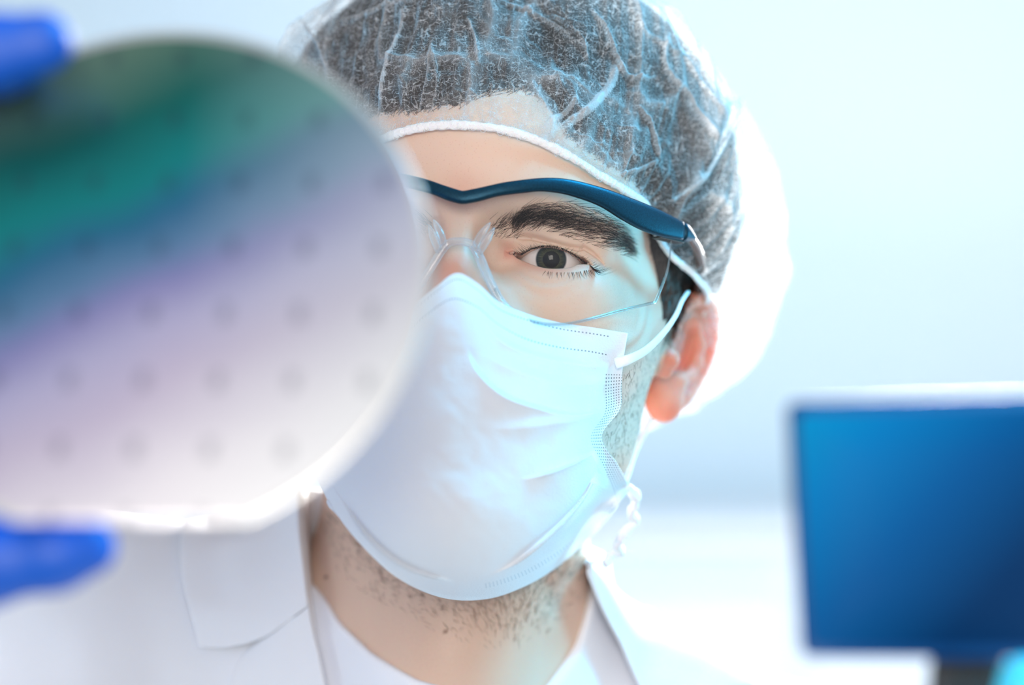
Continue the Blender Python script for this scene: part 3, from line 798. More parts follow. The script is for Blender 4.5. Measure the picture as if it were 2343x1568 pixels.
Tb, Bb = gsurf(bt[:, 0], bt[:, 1], 1.5), gsurf(bb[:, 0], bb[:, 1], 1.5)
Tb[0, 0] = Bb[0, 0] = LX0
Tf = np.vstack([gm(Tb)[::-1][:-1], Tb]); Bf = np.vstack([gm(Bb)[::-1][:-1], Bb])
V, F = bar(Tf, Bf, 1.7); mesh('brow_bar', H2W(V), F, BAR, glasses)
capl = lambda M: M
ct = spline([(1562, 508), (1572, 513), (1580, 528), (1579, 536)], 12); cb = spline([(1562, 551), (1570, 551), (1577, 545), (1579, 537)], 12)
Te, Be = gsurf(ct[:, 0], ct[:, 1], 0.8), gsurf(cb[:, 0], cb[:, 1], 0.8)
Te[:, 1] += np.linspace(0, 5, 12); Be[:, 1] += np.linspace(0, 5, 12)
for M in (lambda p: p, gm):
    V, F = bar(M(Te), M(Be), 2.2, pw=2.2); mesh('hinge_cap', H2W(V), F, BAR, glasses)
# lens
LENS = clear('lens_plastic', 1.50, (0.985, 0.99, 0.99), 0.7)
def milky(name, base, amt):
    """clear rubber with a little milkiness added to the clear-plastic shader"""
    m = clear(name, 1.45, base, 2.4, 0.08); nt = m.node_tree; o = nt.nodes['Material Output']; src = o.inputs[0].links[0].from_socket
    d = nt.nodes.new('ShaderNodeBsdfDiffuse'); d.inputs[0].default_value = (.9, .92, .95, 1); lw = nt.nodes.new('ShaderNodeLayerWeight'); lw.inputs[0].default_value = .5
    mp = nt.nodes.new('ShaderNodeMapRange'); mp.inputs['To Min'].default_value = amt*.5; mp.inputs['To Max'].default_value = amt*2.2; nt.links.new(lw.outputs['Facing'], mp.inputs['Value'])
    x = nt.nodes.new('ShaderNodeMixShader'); nt.links.new(mp.outputs[0], x.inputs[0]); nt.links.new(src, x.inputs[1]); nt.links.new(d.outputs[0], x.inputs[2]); nt.links.new(x.outputs[0], o.inputs[0]); return m
TUBE = milky('clear_rubber', (0.93, 0.93, 0.94), 0.22)
nl = 120
top = spline([(1062, 462), (1100, 455), (1140, 446), (1200, 438), (1300, 442), (1370, 466), (1425, 499), (1465, 521), (1505, 535), (1536, 545)], nl)
bot = spline([(1062, 548), (1082, 560), (1098, 590), (1126, 650), (1165, 709), (1228, 738), (1290, 742), (1350, 730), (1420, 711), (1500, 692)], nl)
s_ = np.linspace(0, 1, 60)
G = top[None]*(1-s_[:, None, None])+bot[None]*s_[:, None, None]
G[:, :, 0] += (np.sin(s_*np.pi)**1.0*9)[:, None]*(np.linspace(0, 1, nl)**6)[None]
GH = gsurf(G[..., 0], G[..., 1]); GH[:, 0, 0] = LX0
full = np.concatenate([gm(GH)[:, ::-1][:, :-1], GH], 1)
nf = full.shape[1]
V, F, _ = sheet(H2W(full), nf, 60, 1.6)
mesh('lens', V, F, LENS, glasses)
rimP = np.concatenate([GH[:, -1], GH[-1, ::-1][1:78]])
EDG = clear('lens_edge', 1.5, (0.80, 0.86, 0.88), 3.0, 0.12)
for M in (lambda p: p, gm):
    V, F = tubeVF(H2W(M(rimP))+np.array([0, .6, 0]), .55, .30, 8); mesh('lens_edge', V, F, EDG, glasses)
# nose piece
npx = spline([(1062, 553), (1080, 560), (1094, 582), (1108, 615), (1126, 655), (1146, 690), (1168, 714)], 50)
NPh = gsurf(npx[:, 0], npx[:, 1], -3.0); NPh[0, 0] = LX0
NPf = np.vstack([gm(NPh)[::-1][:-1], NPh])
V, F = tubeVF(H2W(NPf), 1.5, 2.6, 14); mesh('nose_piece', V, F, TUBE, glasses)
for M in (lambda p: p, gm):
    for pp in ([(1086, 570), (1096, 545), (1122, 509)], [(1094, 580), (1108, 560), (1131, 521)]):
        q = spline(pp, 14); Q = M(gsurf(q[:, 0], q[:, 1], -1.5))
        V, F = tubeVF(H2W(Q), np.array([1.4]*10+[1.2, 1.0, .7, .2]), k=10); mesh('nose_pad', V, F, TUBE, glasses)
# temple arms
DARK = simple('black_rubber', (0.018, 0.012, 0.011), 0.38)
TEM = simple('dark_polished_arm', (0.10, 0.05, 0.035), 0.22)
HB = gsurf(1570, 536, 0.0)
base_d = H2W(HB)[1]
tp = np.array([W2H(W(*p)) for p in [(1570, 536, base_d), (1590, 562, base_d+12), (1601, 592, base_d+24), (1603, 620, base_d+34)]])
tp2 = np.array([W2H(W(*p)) for p in [(1601, 612, base_d+31), (1600, 640, base_d+42), (1594, 672, base_d+55), (1590, 700, base_d+70), (1588, 745, base_d+84)]])
for M in (lambda p: p, gm):
    V, F = tubeVF(H2W(M(spline(tp, 30))), 1.5, 2.0, 12, pw=2.6); mesh('temple_arm', V, F, TEM, glasses)
    V, F = tubeVF(H2W(M(spline(tp2, 30))), 1.9, 2.4, 12, pw=2.6); mesh('temple_sleeve', V, F, DARK, glasses)
# little screw housing under the bar end
V, F = bar(gsurf(np.linspace(1500, 1556, 14), np.linspace(541, 553, 14), -2.0), gsurf(np.linspace(1500, 1556, 14), np.linspace(545, 559, 14), -2.0), 2.2)
for M in (lambda p: p, gm): mesh('hinge', H2W(M(V)), F, DARK, glasses)

# ------------------------------------------------------------------ surgical mask
def mask_support(p):
    q = W2H(p).astype(np.float32)
    d = smin(head(q), cap(q, (0, -104, -30), (0, -100, -98), 12, 16), 30)
    d = smin(d, ell(q, (0, -66, -70), (50, 48, 54)), 16)
    return smin(d, neck(p), 10)
ROWS = [
 [(800, 745), (860, 735), (930, 712), (1000, 655), (1045, 625), (1092, 648), (1140, 690), (1200, 716), (1280, 738), (1360, 750), (1437, 763)],
 [(798, 780), (856, 772), (924, 750), (985, 695), (1042, 660), (1092, 683), (1142, 728), (1204, 752), (1280, 772), (1358, 784), (1431, 797)],
 [(796, 815), (850, 808), (916, 790), (972, 735), (1030, 697), (1088, 712), (1140, 752), (1204, 787), (1280, 806), (1356, 816), (1426, 830)],
 [(780, 870), (838, 868), (900, 860), (955, 820), (1012, 790), (1082, 806), (1138, 838), (1206, 868), (1284, 886), (1356, 893), (1422, 885)],
 [(760, 930), (820, 935), (880, 935), (938, 915), (1000, 895), (1072, 905), (1136, 925), (1208, 944), (1286, 953), (1356, 952), (1418, 938)],
 [(742, 985), (802, 1000), (866, 1010), (930, 1005), (1000, 1000), (1070, 1005), (1138, 1012), (1206, 1020), (1276, 1014), (1332, 1003), (1377, 1000)],
 [(728, 1040), (790, 1065), (856, 1085), (925, 1095), (1004, 1100), (1078, 1103), (1146, 1102), (1218, 1096), (1288, 1080), (1352, 1062), (1412, 1062)],
 [(716, 1062), (778, 1120), (850, 1165), (925, 1195), (1010, 1210), (1088, 1210), (1160, 1200), (1234, 1180), (1306, 1150), (1372, 1115), (1432, 1098)],
 [(716, 1075), (764, 1160), (840, 1235), (920, 1285), (1015, 1308), (1100, 1305), (1176, 1285), (1250, 1250), (1320, 1205), (1385, 1155), (1437, 1108)],
 [(722, 1092), (758, 1158), (815, 1235), (905, 1320), (1010, 1368), (1110, 1372), (1200, 1343), (1275, 1298), (1340, 1240), (1395, 1180), (1440, 1120)]]
ROWS = np.array(ROWS, float)
def net(R, nu, nv):
    A = np.array([spline(r, nu) for r in R]); return np.stack([spline(A[:, i], nv) for i in range(nu)], 1)
mu, mv = 420, 380
# depth on a coarser net, then upsampled (keeps the cloth taut between the high points)
kn = net(ROWS, 61, 55)
Qd, ok = hit(kn[..., 0], kn[..., 1], mask_support, 2.2, 780, 1040, 50)
Dp = Qd[..., 1]
def smooth2(A, it):
    for _ in range(it):
        B_ = np.pad(A, 1, mode='edge'); A = (B_[1:-1, 1:-1]*2+B_[:-2, 1:-1]+B_[2:, 1:-1]+B_[1:-1, :-2]+B_[1:-1, 2:])/6
    return A
for _ in range(6): Dp = np.minimum(Dp, smooth2(Dp, 3))
Dp = smooth2(Dp, 2)
def up2(A, nu, nv):
    A = np.array([spline(np.stack([r, r], -1), nu)[:, 0] for r in A]); return np.array([spline(np.stack([c, c], -1), nv)[:, 0] for c in A.T]).T
MX = net(ROWS, mu, mv); X, Y = MX[..., 0], MX[..., 1]; MD = up2(Dp, mu, mv)
uu = np.linspace(0, 1, mu)[None]*np.ones((mv, 1)); vv = np.linspace(0, 1, mv)[:, None]*np.ones((1, mu))
# pleats and folds: positive lifts towards the viewer on one side of a crease
lift = np.zeros(X.shape)
FOLDS = [([(1062, 790), (1090, 850), (1150, 905), (1230, 935), (1310, 952), (1385, 942)], 2.6, 34, 5), 
         ([(1100, 815), (1180, 850), (1280, 880), (1400, 878)], 1.6, 40, 16),
         ([(1185, 1100), (1250, 1085), (1310, 1062), (1368, 1032)], 2.6, 46, 3),
         ([(1100, 1328), (1180, 1290), (1260, 1225), (1330, 1150), (1368, 1082)], 3.4, 60, 4),
         ([(740, 1085), (790, 1160), (850, 1240), (930, 1300), (1040, 1335)], 2.2, 46, 4),
         ([(1090, 985), (1200, 980), (1310, 965), (1370, 950)], 1.0, 26, 18),
         ([(1100, 735), (1160, 790), (1260, 825), (1400, 845)], 1.2, 22, 8)]
for P, hgt, w1, w2 in FOLDS:
    P = np.array(P, float); d, al = sdist(X, Y, P)
    taper = np.clip(al/0.45, 0, 1)**2*(3-2*np.clip(al/0.45, 0, 1))*np.clip((1-al)*12, 0, 1)
    lift += 1.7*hgt*taper*np.where(d > 0, np.exp(-d/w1), np.exp(-(d/w2)**2))
lift += 0.9*noise(np.stack([X, Y, MD*4], -1), 130)*np.clip((Y-760)/150, 0, 1)
lift += 0.35*noise(np.stack([X, Y, MD], -1), 60)+0.15*noise(np.stack([X, Y, MD], -1), 22)
MV = W(X, Y, MD-lift)
umm, vmm = uu*178, vv*150
V, F, MN = sheet(MV, mu, mv, 1.0)
t = NT('mask_cloth'); uvn = t.n('ShaderNodeUVMap').outputs[0]
sx = t.n('ShaderNodeSeparateXYZ'); t.L(uvn, sx.inputs[0]); U0, V0 = sx.outputs[0], sx.outputs[1]
def box(val, c, hw): return t.math('LESS_THAN', t.math('ABSOLUTE', t.math('SUBTRACT', val, c)), hw)
def dash(val, per, duty): return t.math('LESS_THAN', t.math('FRACT', t.math('DIVIDE', val, per)), duty)
row = t.math('MAXIMUM', t.math('MULTIPLY', box(V0, 7.0, .65), dash(U0, 1.9, .42)), t.math('MULTIPLY', box(V0, 29.5, .65), dash(U0, 1.9, .42)))
row = t.math('MULTIPLY', row, t.math('MULTIPLY', t.math('LESS_THAN', U0, 168), t.math('GREATER_THAN', U0, 12)))
side = t.math('MULTIPLY', t.math('MULTIPLY', dash(U0, 1.6, .40), dash(V0, 1.9, .40)), t.math('MULTIPLY', t.math('GREATER_THAN', U0, 167.0), t.math('GREATER_THAN', V0, 42)))
botr = t.math('MULTIPLY', t.math('MULTIPLY', t.math('GREATER_THAN', V0, 140.5), t.math('LESS_THAN', V0, 143.5)), t.math('MULTIPLY', dash(U0, 1.8, .4), t.math('GREATER_THAN', U0, 90)))
dots = t.math('MAXIMUM', row, side)
emb = t.n('ShaderNodeTexVoronoi'); emb.inputs['Scale'].default_value = 1100; t.L(t.n('ShaderNodeTexCoord').outputs['Object'], emb.inputs['Vector'])
c = t.mix(dots, (0.76, 0.79, 0.83), (0.20, 0.22, 0.25)); c = t.mix(t.math('MULTIPLY', botr, 0.25), c, (0.3, 0.4, 0.5))
t.P(Base_Color=c, Roughness=0.8, Subsurface_Weight=0.25, Subsurface_Radius=(1, 1, 1), Subsurface_Scale=0.003, Specular_IOR_Level=0.2)
hh = t.math('SUBTRACT', t.math('ADD', t.math('MULTIPLY', emb.outputs['Distance'], 0.5), t.noise(1500, 3)), t.math('MULTIPLY', dots, 2.0))
t.bump(hh, 0.30, 0.0004); MASK = t.m
masko = empty('face_mask', H2W((0, -90, -60)), 'white pleated surgical mask covering nose, mouth and chin', 'mask')
uv2 = np.stack([umm.ravel(), vmm.ravel()], -1)
mesh('mask_panel', V, F, MASK, masko, uv=np.vstack([uv2, uv2]))
LOOP = simple('ear_loop_elastic', (0.85, 0.88, 0.91), 0.8, Subsurface_Weight=0.2, Subsurface_Scale=0.003)
def px3(L, n=40): return spline(np.array([W(*p) for p in L]), n)
md = lambda x, y: float(hit([x], [y], face, 0.0, 850, 1000)[0][0, 1])
d1 = MV[int(mv*.22), -1, 1]
lp = px3([(1408, 832, d1-1.5), (1440, 822, d1-2), (1480, 800, d1+8), (1520, 760, d1+22), (1546, 722, d1+32), (1560, 690, d1+42), (1574, 668, d1+58)])
V1 = tubeVF(lp, np.interp(np.linspace(0, 1, 40), [0, .1, .3, .7, 1], [2.2, 1.9, 1.7, 1.0, 0.6]), np.interp(np.linspace(0, 1, 40), [0, .3, 1], [1.0, 1.0, .8]), 12)
mesh('ear_loop', *V1, LOOP, masko)
d2 = MV[int(mv*.9), -1, 1]
lp = px3([(1425, 1118, d2), (1438, 1085, d2+8), (1452, 1040, d2+20), (1470, 1000, d2+34), (1492, 960, d2+50), (1525, 950, d2+66)])
mesh('ear_loop', *tubeVF(lp, 1.3, .9, 10), LOOP, masko)
Lm = W2H(lp)
lp = px3([(1437, 1110, d2), (1452, 1140, d2+6), (1440, 1170, d2+10), (1452, 1195, d2+12), (1425, 1225, d2+10), (1408, 1250, d2+12), (1418, 1268, d2+14), (1396, 1272, d2+12), (1382, 1288, d2+10)], 90)
lp = lp+np.stack([noise(lp*1.0, 3)*1.2, 0*lp[:, 0], noise(lp+40, 3)*1.2], -1)
mesh('blown_edge_strand', *tubeVF(lp, 2.0+0.6*noise(lp, 4), 1.6, 10), LOOP, masko)  # added strand standing in for the overexposed ragged edge by the collar
for L in ((795, 790, 0), (722, 1060, 1)):
    a = hit([L[0]], [L[1]], mask_support, 2.5, 800, 1040)[0][0]
    eh = E_HEL[5 if L[2] == 0 else 16].copy(); eh[0] *= -1; e = H2W(eh)
    mesh('ear_loop', *tubeVF(spline([a, (a*2+e)/3+np.array([-5, 0, 0]), (a+2*e)/3+np.array([-4, 0, 0]), e], 24), 1.6, .9, 10), LOOP, masko)

# ------------------------------------------------------------------ clothing
def torso(p):
    q = p.astype(np.float32)
    d = smin(cap(q, (-60, 1015, -130), (-180, 1020, -128), 32, 46), cap(q, (20, 1018, -150), (130, 1050, -212), 30, 50), 36)
    d = smin(d, ell(q, (-30, 1030, -330), (185, 98, 150)), 40)
    return smin(d, arm(q), 34)
def nk(q, g): return cap(q, (-20, 990, 10), (-28, 1004, -150), 54+g, 58+g)
def xe(pts, D=950.0):
    P = np.array([W(a, b, D) for a, b in pts]); return P
SN = xe([(640, 1240), (690, 1335), (770, 1430), (850, 1490), (960, 1542), (1060, 1568), (1150, 1590), (1250, 1592), (1322, 1568), (1342, 1530), (1356, 1480), (1362, 1390), (1368, 1290)])
def full(q): return smin(neck(q), arm(q), 34)
def shirt(p):
    q = p.astype(np.float32)
    d = full(q)-3.0
    zn = np.interp(q[..., 0], SN[:, 0], SN[:, 2]); zn = np.where(q[..., 1] > 985, -95.0, zn)
    t_ = np.clip((q[..., 1]-960)/40, 0, 1); zn = np.interp(q[..., 0], SN[:, 0], SN[:, 2])*(1-t_)+(-98)*t_
    return smax(d, q[..., 2]-zn, 2.0)
CL = xe([(678, 1120), (684, 1200), (694, 1300), (706, 1385), (742, 1568), (800, 1800)])
CR = xe([(1345, 1285), (1352, 1320), (1385, 1400), (1425, 1480), (1470, 1568), (1540, 1800)])
def coat(p):
    q = p.astype(np.float32)
    fold = (2.2+3.0*np.clip((-95-q[..., 0])/30, 0, 1))*noise(q*np.array([1, 1, .5], np.float32), 34)+1.0*noise(q+77, 15)
    d = full(q)-9.0-fold*0.8
    xl = np.interp(-q[..., 2], -CL[:, 2], CL[:, 0]); xr = np.interp(-q[..., 2], -CR[:, 2], CR[:, 0])
    cut = np.maximum(np.maximum(xl-q[..., 0], q[..., 0]-xr), q[..., 1]-1000)
    d = smax(d, -cut, 2)
    zt = np.interp(q[..., 0], [-110, -86, 30, 60], [-64, -60, -86, -92])
    d = smax(d, np.maximum(q[..., 2]-zt, -400-q[..., 2]), 3)
    # cuff plane on the forearm
    w_ = ARM[3]+(ARM[2]-ARM[3])*0.25; ax = (ARM[3]-ARM[2])/np.linalg.norm(ARM[3]-ARM[2])
    near = np.linalg.norm(q-w_.astype(np.float32), axis=-1) < 90
    return np.where(near, smax(d, (q-w_.astype(np.float32))@ax.astype(np.float32), 2), d)
def cloth(name, col, bs=0.25):
    t = NT(name); w_ = t.n('ShaderNodeTexWave'); w_.inputs['Scale'].default_value = 900; t.L(t.n('ShaderNodeTexCoord').outputs['Object'], w_.inputs['Vector'])
    t.P(Base_Color=(*col, 1), Roughness=0.85, Subsurface_Weight=0.12, Subsurface_Scale=0.004, Subsurface_Radius=(1, 1, 1), Specular_IOR_Level=0.2)
    t.bump(t.math('ADD', w_.outputs['Fac'], t.noise(1200, 2)), bs, 0.0003); return t.m
COATM = cloth('white_coat_cotton', (0.84, 0.85, 0.89)); SHM = cloth('white_shirt_cotton', (0.85, 0.87, 0.93), 0.15)
V, F = nets(shirt, (-230, 900, -330), (170, 1110, -80), 1.7); V = newton(shirt, V, 2)
mesh('shirt', V, F, SHM, person)
V, F = nets(coat, (-470, 650, -410), (230, 1160, -50), 2.4); V = newton(coat, V, 1)
coato = mesh('lab_coat', V, F, COATM, person)
def patch(name, rows, off, th, mat, parent, nu=60, nv=60, curl=0.0):
    K = net(np.array(rows, float), nu, nv)
    Q, ok = hit(K[..., 0], K[..., 1], coat, off, 860, 1100, 60)
    D_ = smooth2(np.minimum(Q[..., 1], 1100), 4)
    v_ = np.linspace(0, 1, nv)[:, None]; u_ = np.linspace(0, 1, nu)[None]
    D_ = D_-curl*np.sin(u_*np.pi)*1.0-1.2*noise(np.stack([K[..., 0], K[..., 1], D_], -1), 70)
    V, F, _ = sheet(W(K[..., 0], K[..., 1], D_), nu, nv, th); return mesh(name, V, F, mat, parent)
patch('collar', [[(420, 1185), (520, 1160), (610, 1135), (676, 1118)], [(412, 1260), (510, 1250), (610, 1230), (683, 1210)], [(418, 1340), (515, 1335), (610, 1320), (694, 1300)],
                 [(440, 1420), (520, 1410), (615, 1390), (700, 1350)], [(455, 1482), (525, 1482), (610, 1455), (705, 1385)]], 3.5, 2.4, COATM, coato, curl=3)
patch('lapel', [[(590, 1466), (640, 1432), (680, 1408), (706, 1388)], [(552, 1505), (620, 1480), (675, 1465), (716, 1450)], [(532, 1550), (605, 1535), (675, 1525), (732, 1520)], [(520, 1620), (600, 1620), (680, 1620), (752, 1620)]], 2.6, 2.4, COATM, coato, curl=2)
patch('collar', [[(1347, 1288), (1349, 1286), (1352, 1285)], [(1352, 1330), (1375, 1330), (1392, 1325)], [(1380, 1395), (1420, 1390), (1450, 1380)], [(1425, 1480), (1500, 1460), (1570, 1440)], [(1478, 1600), (1600, 1590), (1740, 1570)]], 3.5, 2.4, COATM, coato, curl=3)
# a ribbed neckband on the shirt
nbp = spline(np.array([(672, 1300), (695, 1340), (770, 1432), (850, 1492), (960, 1544), (1060, 1571), (1150, 1592), (1250, 1592), (1325, 1560), (1372, 1500), (1392, 1430)]), 90)

# ------------------------------------------------------------------ gloved hand
HS = 652/700
def hand(p):
    q = p.astype(np.float32)
    A = lambda L: [W(a, b, c*HS) for a, b, c in L]
    WW = lambda a, b, c: W(a, b, c*HS)
    d = smin(cap(q, WW(-380, 560, 742), WW(-520, 980, 760), 24, 22), cap(q, WW(-430, 700, 736), WW(-470, 930, 745), 24, 20), 14)
    d = smin(d, cap(q, WW(-470, 480, 752), WW(-560, 900, 768), 15, 16), 14)
    idx = poly(q, A([(-400, 470, 742), (-330, 250, 722), (-150, 135, 704), (-20, 118, 699), (96, 98, 700)]), [13, 11.5, 10.5, 9.6, 8.2], 4)
    mid = poly(q, A([(-420, 440, 756), (-350, 235, 748), (-190, 130, 733), (-40, 130, 722), (8, 152, 716)]), [13, 11.5, 10.5, 10, 8.8], 4)
    rng_ = poly(q, A([(-470, 460, 770), (-430, 270, 772), (-300, 210, 762), (-190, 260, 750)]), [12, 11, 10, 8.6], 4)
    lit = poly(q, A([(-520, 520, 780), (-520, 370, 785), (-420, 320, 778), (-330, 370, 765)]), [11, 9.8, 8.8, 7.6], 4)
    thb = poly(q, A([(-480, 960, 752), (-350, 1160, 728), (-190, 1272, 708), (-40, 1286, 700), (125, 1268, 700), (203, 1252, 700)]), [18, 15, 12.5, 11.5, 9.5, 7.5], 5)
    for f_ in (idx, mid, rng_, lit): d = smin(d, f_, 7)
    d = smin(d, thb, 12)
    wr = cap(q, WW(-480, 930, 762), ARM[2]*0.15+ARM[3]*0.85, 24, 27)
    d = smin(d, wr, 16)
    return d+0.35*noise(q, 9)+0.2*noise(q+30, 4)
t = NT('nitrile_glove'); t.P(Base_Color=(0.0, 0.085, 0.50, 1), Roughness=0.5, Specular_IOR_Level=0.5); t.bump(t.noise(500, 3), 0.15, 0.0004); GLV = t.m
V, F = nets(hand, (-330, 585, -130), (-90, 840, 140), 1.5); V = newton(hand, V, 1)
mesh('glove', V, F, GLV, person)['label'] = 'blue nitrile glove'

# ------------------------------------------------------------------ wafer
wc = W(344, 634, 650); RAD = 75.9
ta, tb = math.radians(-4.13), math.radians(22.5)
nx_ = np.array([math.sin(ta)*math.cos(tb), -math.cos(ta)*math.cos(tb), math.sin(tb)])
vw = wc/np.linalg.norm(wc)
wx = np.array([1, 0, 0])-nx_[0]*nx_; wx /= np.linalg.norm(wx)
wz = np.cross(wx, nx_); wz = -wz if wz[2] < 0 else wz
def wloc(px, py):
    """pixel -> wafer plane coords (mm)"""
    r = W(px, py, 1.0); q = r*((wc@nx_)/(r@nx_))-wc; return np.array([q@wx, q@wz])
f1, f2 = wloc(25, 1196), wloc(590, 1196); fd = (f2-f1)/np.linalg.norm(f2-f1); fn = np.array([fd[1], -fd[0]]); fn = fn if fn@f1 > 0 else -fn; fo = f1@fn
aa = np.linspace(0, 2*np.pi, 720, endpoint=False)
cc_ = np.stack([np.cos(aa)*RAD, np.sin(aa)*RAD], -1)
cc_ = cc_-np.maximum(cc_@fn-fo, 0)[:, None]*fn
def ring(s_, off): return wc+(cc_[:, 0]*s_)[:, None]*wx+(cc_[:, 1]*s_)[:, None]*wz+nx_*off
RG = [ring(1e-4, .36), ring(.5, .36), ring(.965, .36), ring(.985, .36), ring(.997, .25), ring(1, 0), ring(.997, -.25), ring(.985, -.36), ring(.5, -.36), ring(1e-4, -.36)]
V = np.vstack(RG); F = gridF(720, len(RG), True)
lu = np.concatenate([np.stack([((r-wc)@wx), ((r-wc)@wz)], -1) for r in RG])
o0 = wloc(402, 275); LM = np.linalg.inv(np.stack([wloc(565, 275)-o0, wloc(384, 419)-o0], 1))
lat = (lu-o0)@LM.T
t = NT('wafer_coating_painted_sheen'); uvn = t.n('ShaderNodeUVMap').outputs[0]
sx = t.n('ShaderNodeSeparateXYZ'); t.L(uvn, sx.inputs[0]); U0, V0 = sx.outputs[0], sx.outputs[1]
wv = t.noise(.02, 2, uvn)
fac = t.math('ADD', t.math('ADD', t.math('MULTIPLY', V0, -0.0058), t.math('MULTIPLY', U0, 0.0027)), 0.44)
fac = t.math('ADD', fac, t.math('MULTIPLY', t.math('SUBTRACT', wv, 0.5), 0.10), clamp=True)
c = t.ramp(fac, [(0.0, (0.12, 0.22, 0.16)), (0.14, (0.0, 0.13, 0.11)), (0.26, (0.0, 0.23, 0.23)), (0.33, (0.02, 0.15, 0.28)), (0.40, (0.11, 0.23, 0.40)), (0.46, (0.25, 0.25, 0.50)), (0.55, (0.46, 0.44, 0.64)), (0.64, (0.56, 0.50, 0.64)), (0.80, (0.82, 0.79, 0.83)), (1.0, (0.94, 0.94, 0.93))])  # interference hues; the pale end stops paint in the bright reflection
fu = t.math('ABSOLUTE', t.math('SUBTRACT', t.math('FRACT', t.math('ADD', t.attr('li'), 20.5)), .5))
fv = t.math('ABSOLUTE', t.math('SUBTRACT', t.math('FRACT', t.math('ADD', t.attr('lj'), 20.5)), .5))
dot = t.math('MULTIPLY', t.math('LESS_THAN', fu, .085), t.math('LESS_THAN', fv, .14))
inr = t.math('LESS_THAN', t.math('ADD', t.math('MULTIPLY', U0, U0), t.math('MULTIPLY', V0, V0)), 73.5**2)
dot = t.math('MULTIPLY', t.math('MULTIPLY', dot, inr), 0.34)
c = t.mix(t.math('MULTIPLY', t.math('DIVIDE', t.math('ADD', U0, -8.0), 90.0, clamp=True), 0.55), c, (0.66, 0.76, 0.74))  # painted highlight: colour washed paler to the right, as if lit there
gl = t.math('MAXIMUM', t.math('LESS_THAN', t.math('FRACT', t.math('DIVIDE', U0, 1.0)), .22), t.math('LESS_THAN', t.math('FRACT', t.math('DIVIDE', V0, 1.0)), .22))
c = t.mix(t.math('MULTIPLY', gl, 0.22), c, (0.05, 0.06, 0.09)); c = t.mix(dot, c, (0.02, 0.03, 0.06))
c = t.mix(inr, (0.62, 0.63, 0.62), c)
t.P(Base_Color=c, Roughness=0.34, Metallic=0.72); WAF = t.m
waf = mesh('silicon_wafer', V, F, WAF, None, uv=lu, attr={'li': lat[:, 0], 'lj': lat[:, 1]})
waf['label'] = 'large round iridescent silicon wafer held up by a blue glove'; waf['category'] = 'wafer'

# ------------------------------------------------------------------ background
def boxVF(c, s_):
    c, s_ = np.array(c, float), np.array(s_, float)/2
    V = np.array([[x, y, z] for x in (-1, 1) for y in (-1, 1) for z in (-1, 1)])*s_+c
    return V, np.array([[0, 1, 3, 2], [4, 6, 7, 5], [0, 4, 5, 1], [2, 3, 7, 6], [0, 2, 6, 4], [1, 5, 7, 3]])
def rbox(name, c, s_, mat, parent=None, bev=0.01, rot=None, seg=4):
    """rounded box in room metres, c relative to the room"""
    bm = bmesh.new(); bmesh.ops.create_cube(bm, size=1.0)
    bmesh.ops.scale(bm, vec=s_, verts=bm.verts)
    bmesh.ops.bevel(bm, geom=bm.edges[:], offset=bev, segments=seg, affect='EDGES', profile=0.5)
    if rot: bmesh.ops.rotate(bm, cent=(0, 0, 0), matrix=rot, verts=bm.verts)
    bmesh.ops.translate(bm, vec=c, verts=bm.verts)
    me = bpy.data.meshes.new(name); bm.to_mesh(me); bm.free()
    o = link(name, me, mat, parent); return o
WALL = NT('painted_wall'); WALL.P(Base_Color=WALL.mix(WALL.noise(2.0, 2), (0.74, 0.82, 0.88), (0.77, 0.85, 0.90)), Roughness=0.9); WALL.bump(WALL.noise(120, 2), 0.05, 0.001)
FLR = NT('floor_vinyl'); FLR.P(Base_Color=FLR.mix(FLR.noise(9, 3), (0.50, 0.53, 0.56), (0.58, 0.61, 0.64)), Roughness=0.45)
CAB = simple('white_laminate', (0.74, 0.74, 0.77), 0.6)
def struct(name, V, F, m):
    o = mesh(name, V, F, m, None, smooth=False, raw=True); o['kind'] = 'structure'; return o
struct('wall_back', *boxVF((0, 3.36, 1.35), (6.0, 0.1, 2.9)), WALL.m)
struct('floor', *boxVF((0, 1.2, -0.05), (6.0, 4.6, 0.1)), FLR.m)
# low cabinet behind, its top just under the chin line of the picture
cab = empty('storage_cabinet', np.array([(0.62, 2.55, 0)])[0]*1000-ORG*1000, 'white low cabinet against the back wall, left of the blue monitor', 'cabinet')
YC = 3.05; czt = 1.5-(1195-784)/FPX*(YC-.14)
rbox('cabinet_body', (0.62, YC, (czt-.03)/2), (1.7, 0.24, czt-.03), CAB, cab, 0.006)
rbox('worktop', (0.62, YC-.005, czt-.012), (1.73, 0.27, 0.028), CAB, cab, 0.010)
for i in range(3):
    dr = rbox('door', (0.62-0.56+0.56*i, YC-.129, (czt-.06)/2+.03), (0.54, 0.018, czt-.16), CAB, cab, 0.004)
    rbox('handle', (0.62-0.56+0.56*i+.22, YC-.148, 0.9), (0.012, 0.02, 0.14), simple('steel', (.6, .6, .62), .3, 1.0), dr, 0.004)
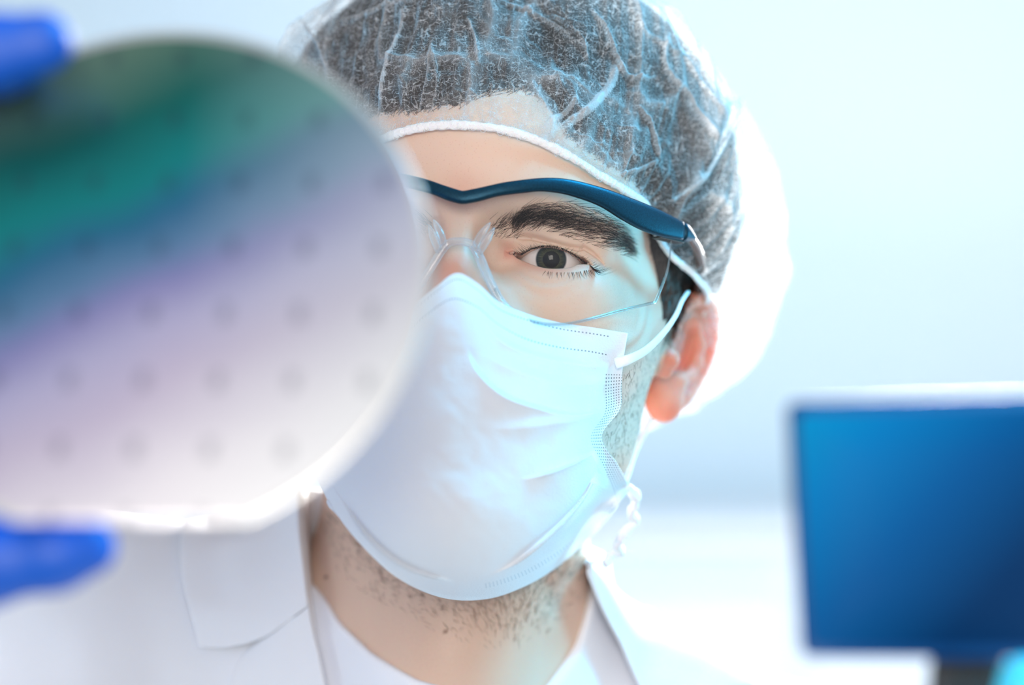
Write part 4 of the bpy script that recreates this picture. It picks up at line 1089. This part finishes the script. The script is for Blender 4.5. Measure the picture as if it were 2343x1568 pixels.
# desk carrying the monitor
MD_ = 1450.0
def M3(px, py, d=MD_): return toW(W(px, py, d))
desk_top = M3(2200, 1760)[2]
desk = empty('laboratory_bench', (0.42*1000, 1480, -1500), 'pale bench carrying the blue monitor at the right', 'bench')
rbox('worktop', (0.46, 1.50, desk_top-.015), (0.62, 0.42, 0.03), CAB, desk, 0.004)
for x in (0.18, 0.74):
    for y in (1.32, 1.68): rbox('leg', (x, y, (desk_top-.03)/2), (0.04, 0.04, desk_top-.03), CAB, desk, 0.004)
mon = empty('monitor', W(2200, 1560, MD_), 'dark blue monitor with rounded corners on a black stand', 'monitor')
SCR = NT('monitor_screen')
gx = SCR.n('ShaderNodeSeparateXYZ'); SCR.L(SCR.n('ShaderNodeTexCoord').outputs['Generated'], gx.inputs[0])
gf = SCR.math('ADD', SCR.math('MULTIPLY', gx.outputs[0], 0.95), SCR.math('MULTIPLY', SCR.math('SUBTRACT', 1.0, gx.outputs[2]), 0.62))
SCR.P(Base_Color=(0.0, 0.008, 0.02, 1), Roughness=0.6, Specular_IOR_Level=0.08, Emission_Color=SCR.ramp(gf, [(0.0, (0.0, 0.30, 0.62)), (0.3, (0.0, 0.19, 0.50)), (0.62, (0.0, 0.09, 0.30)), (1.0, (0.0, 0.02, 0.09))]), Emission_Strength=0.9)
BEZ = simple('monitor_bezel', (0.0, 0.045, 0.16), 0.45); BLK = simple('black_plastic', (0.003, 0.003, 0.004), 0.5)
pts = [(1797, 918), (2660, 893), (2640, 1512), (1832, 1506)]
def slab(P, d0, th, rad_px, mat, name, parent, tilt=0.0):
    P = np.array(P, float); out = []
    for i in range(4):
        a, b, c = P[i-1], P[i], P[(i+1) % 4]; u = (a-b)/np.linalg.norm(a-b); v = (c-b)/np.linalg.norm(c-b)
        for k in np.linspace(0, 1, 8): 
            p0 = b+u*rad_px; p1 = b+v*rad_px; out.append((1-k)**2*p0+2*k*(1-k)*b+k*k*p1)
    o = np.array(out); c = o.mean(0); n = len(o)
    def rg(s_, d): q = c+(o-c)*s_; return W(q[:, 0], q[:, 1], d+0*q[:, 0])
    R_ = [rg(1e-3, d0), rg(.5, d0), rg(.995, d0), rg(1.0, d0+1.5), rg(1.0, d0+th-2), rg(.99, d0+th), rg(1e-3, d0+th)]
    return mesh(name, np.vstack(R_), gridF(n, len(R_), True), mat, parent)
slab(pts, MD_, 22, 34, BEZ, 'housing', mon)
slab([(1822, 945), (2635, 920), (2615, 1486), (1854, 1482)], MD_-1.2, 2.0, 20, SCR.m, 'screen', mon)
slab([(2128, 1500), (2300, 1500), (2310, 1700), (2110, 1700)], MD_+6, 14, 10, BLK, 'stand_neck', mon)
st_ = M3(2200, 1700)
rbox('stand_base', (st_[0], 1.47, desk_top+.006), (0.16, 0.13, 0.012), BLK, mon, 0.005)
# round cyan thing at the corner
bt_ = empty('bottle', W(2350, 1700, 1380), 'pale cyan rounded bottle top at the bottom right corner', 'bottle')
hcy = [(0, 0), (17, 0), (18, 3), (18, 38), (14, 50), (8, 55), (0, 56)]
def lathe(P, c, k=48):
    P = np.array(P, float); a = np.arange(k)/k*2*np.pi
    V = np.stack([P[:, 0][:, None]*np.cos(a)+c[0], P[:, 0][:, None]*np.sin(a)+c[1], P[:, 1][:, None]+0*a+c[2]], -1)
    return V.reshape(-1, 3), gridF(k, len(P), True)
bz = (desk_top-1.5)*1000; topz = W(2350, 1500, 1380)[2]
V, F = lathe([(0.01, bz), (17, bz), (19, bz+3), (19, topz-22), (15, topz-8), (8, topz-1.5), (0.01, topz)], (W(2352, 1500, 1380)[0], 1380, 0))
mesh('bottle_body', V, F, simple('cyan_plastic', (0.06, 0.55, 0.72), 0.35), bt_)
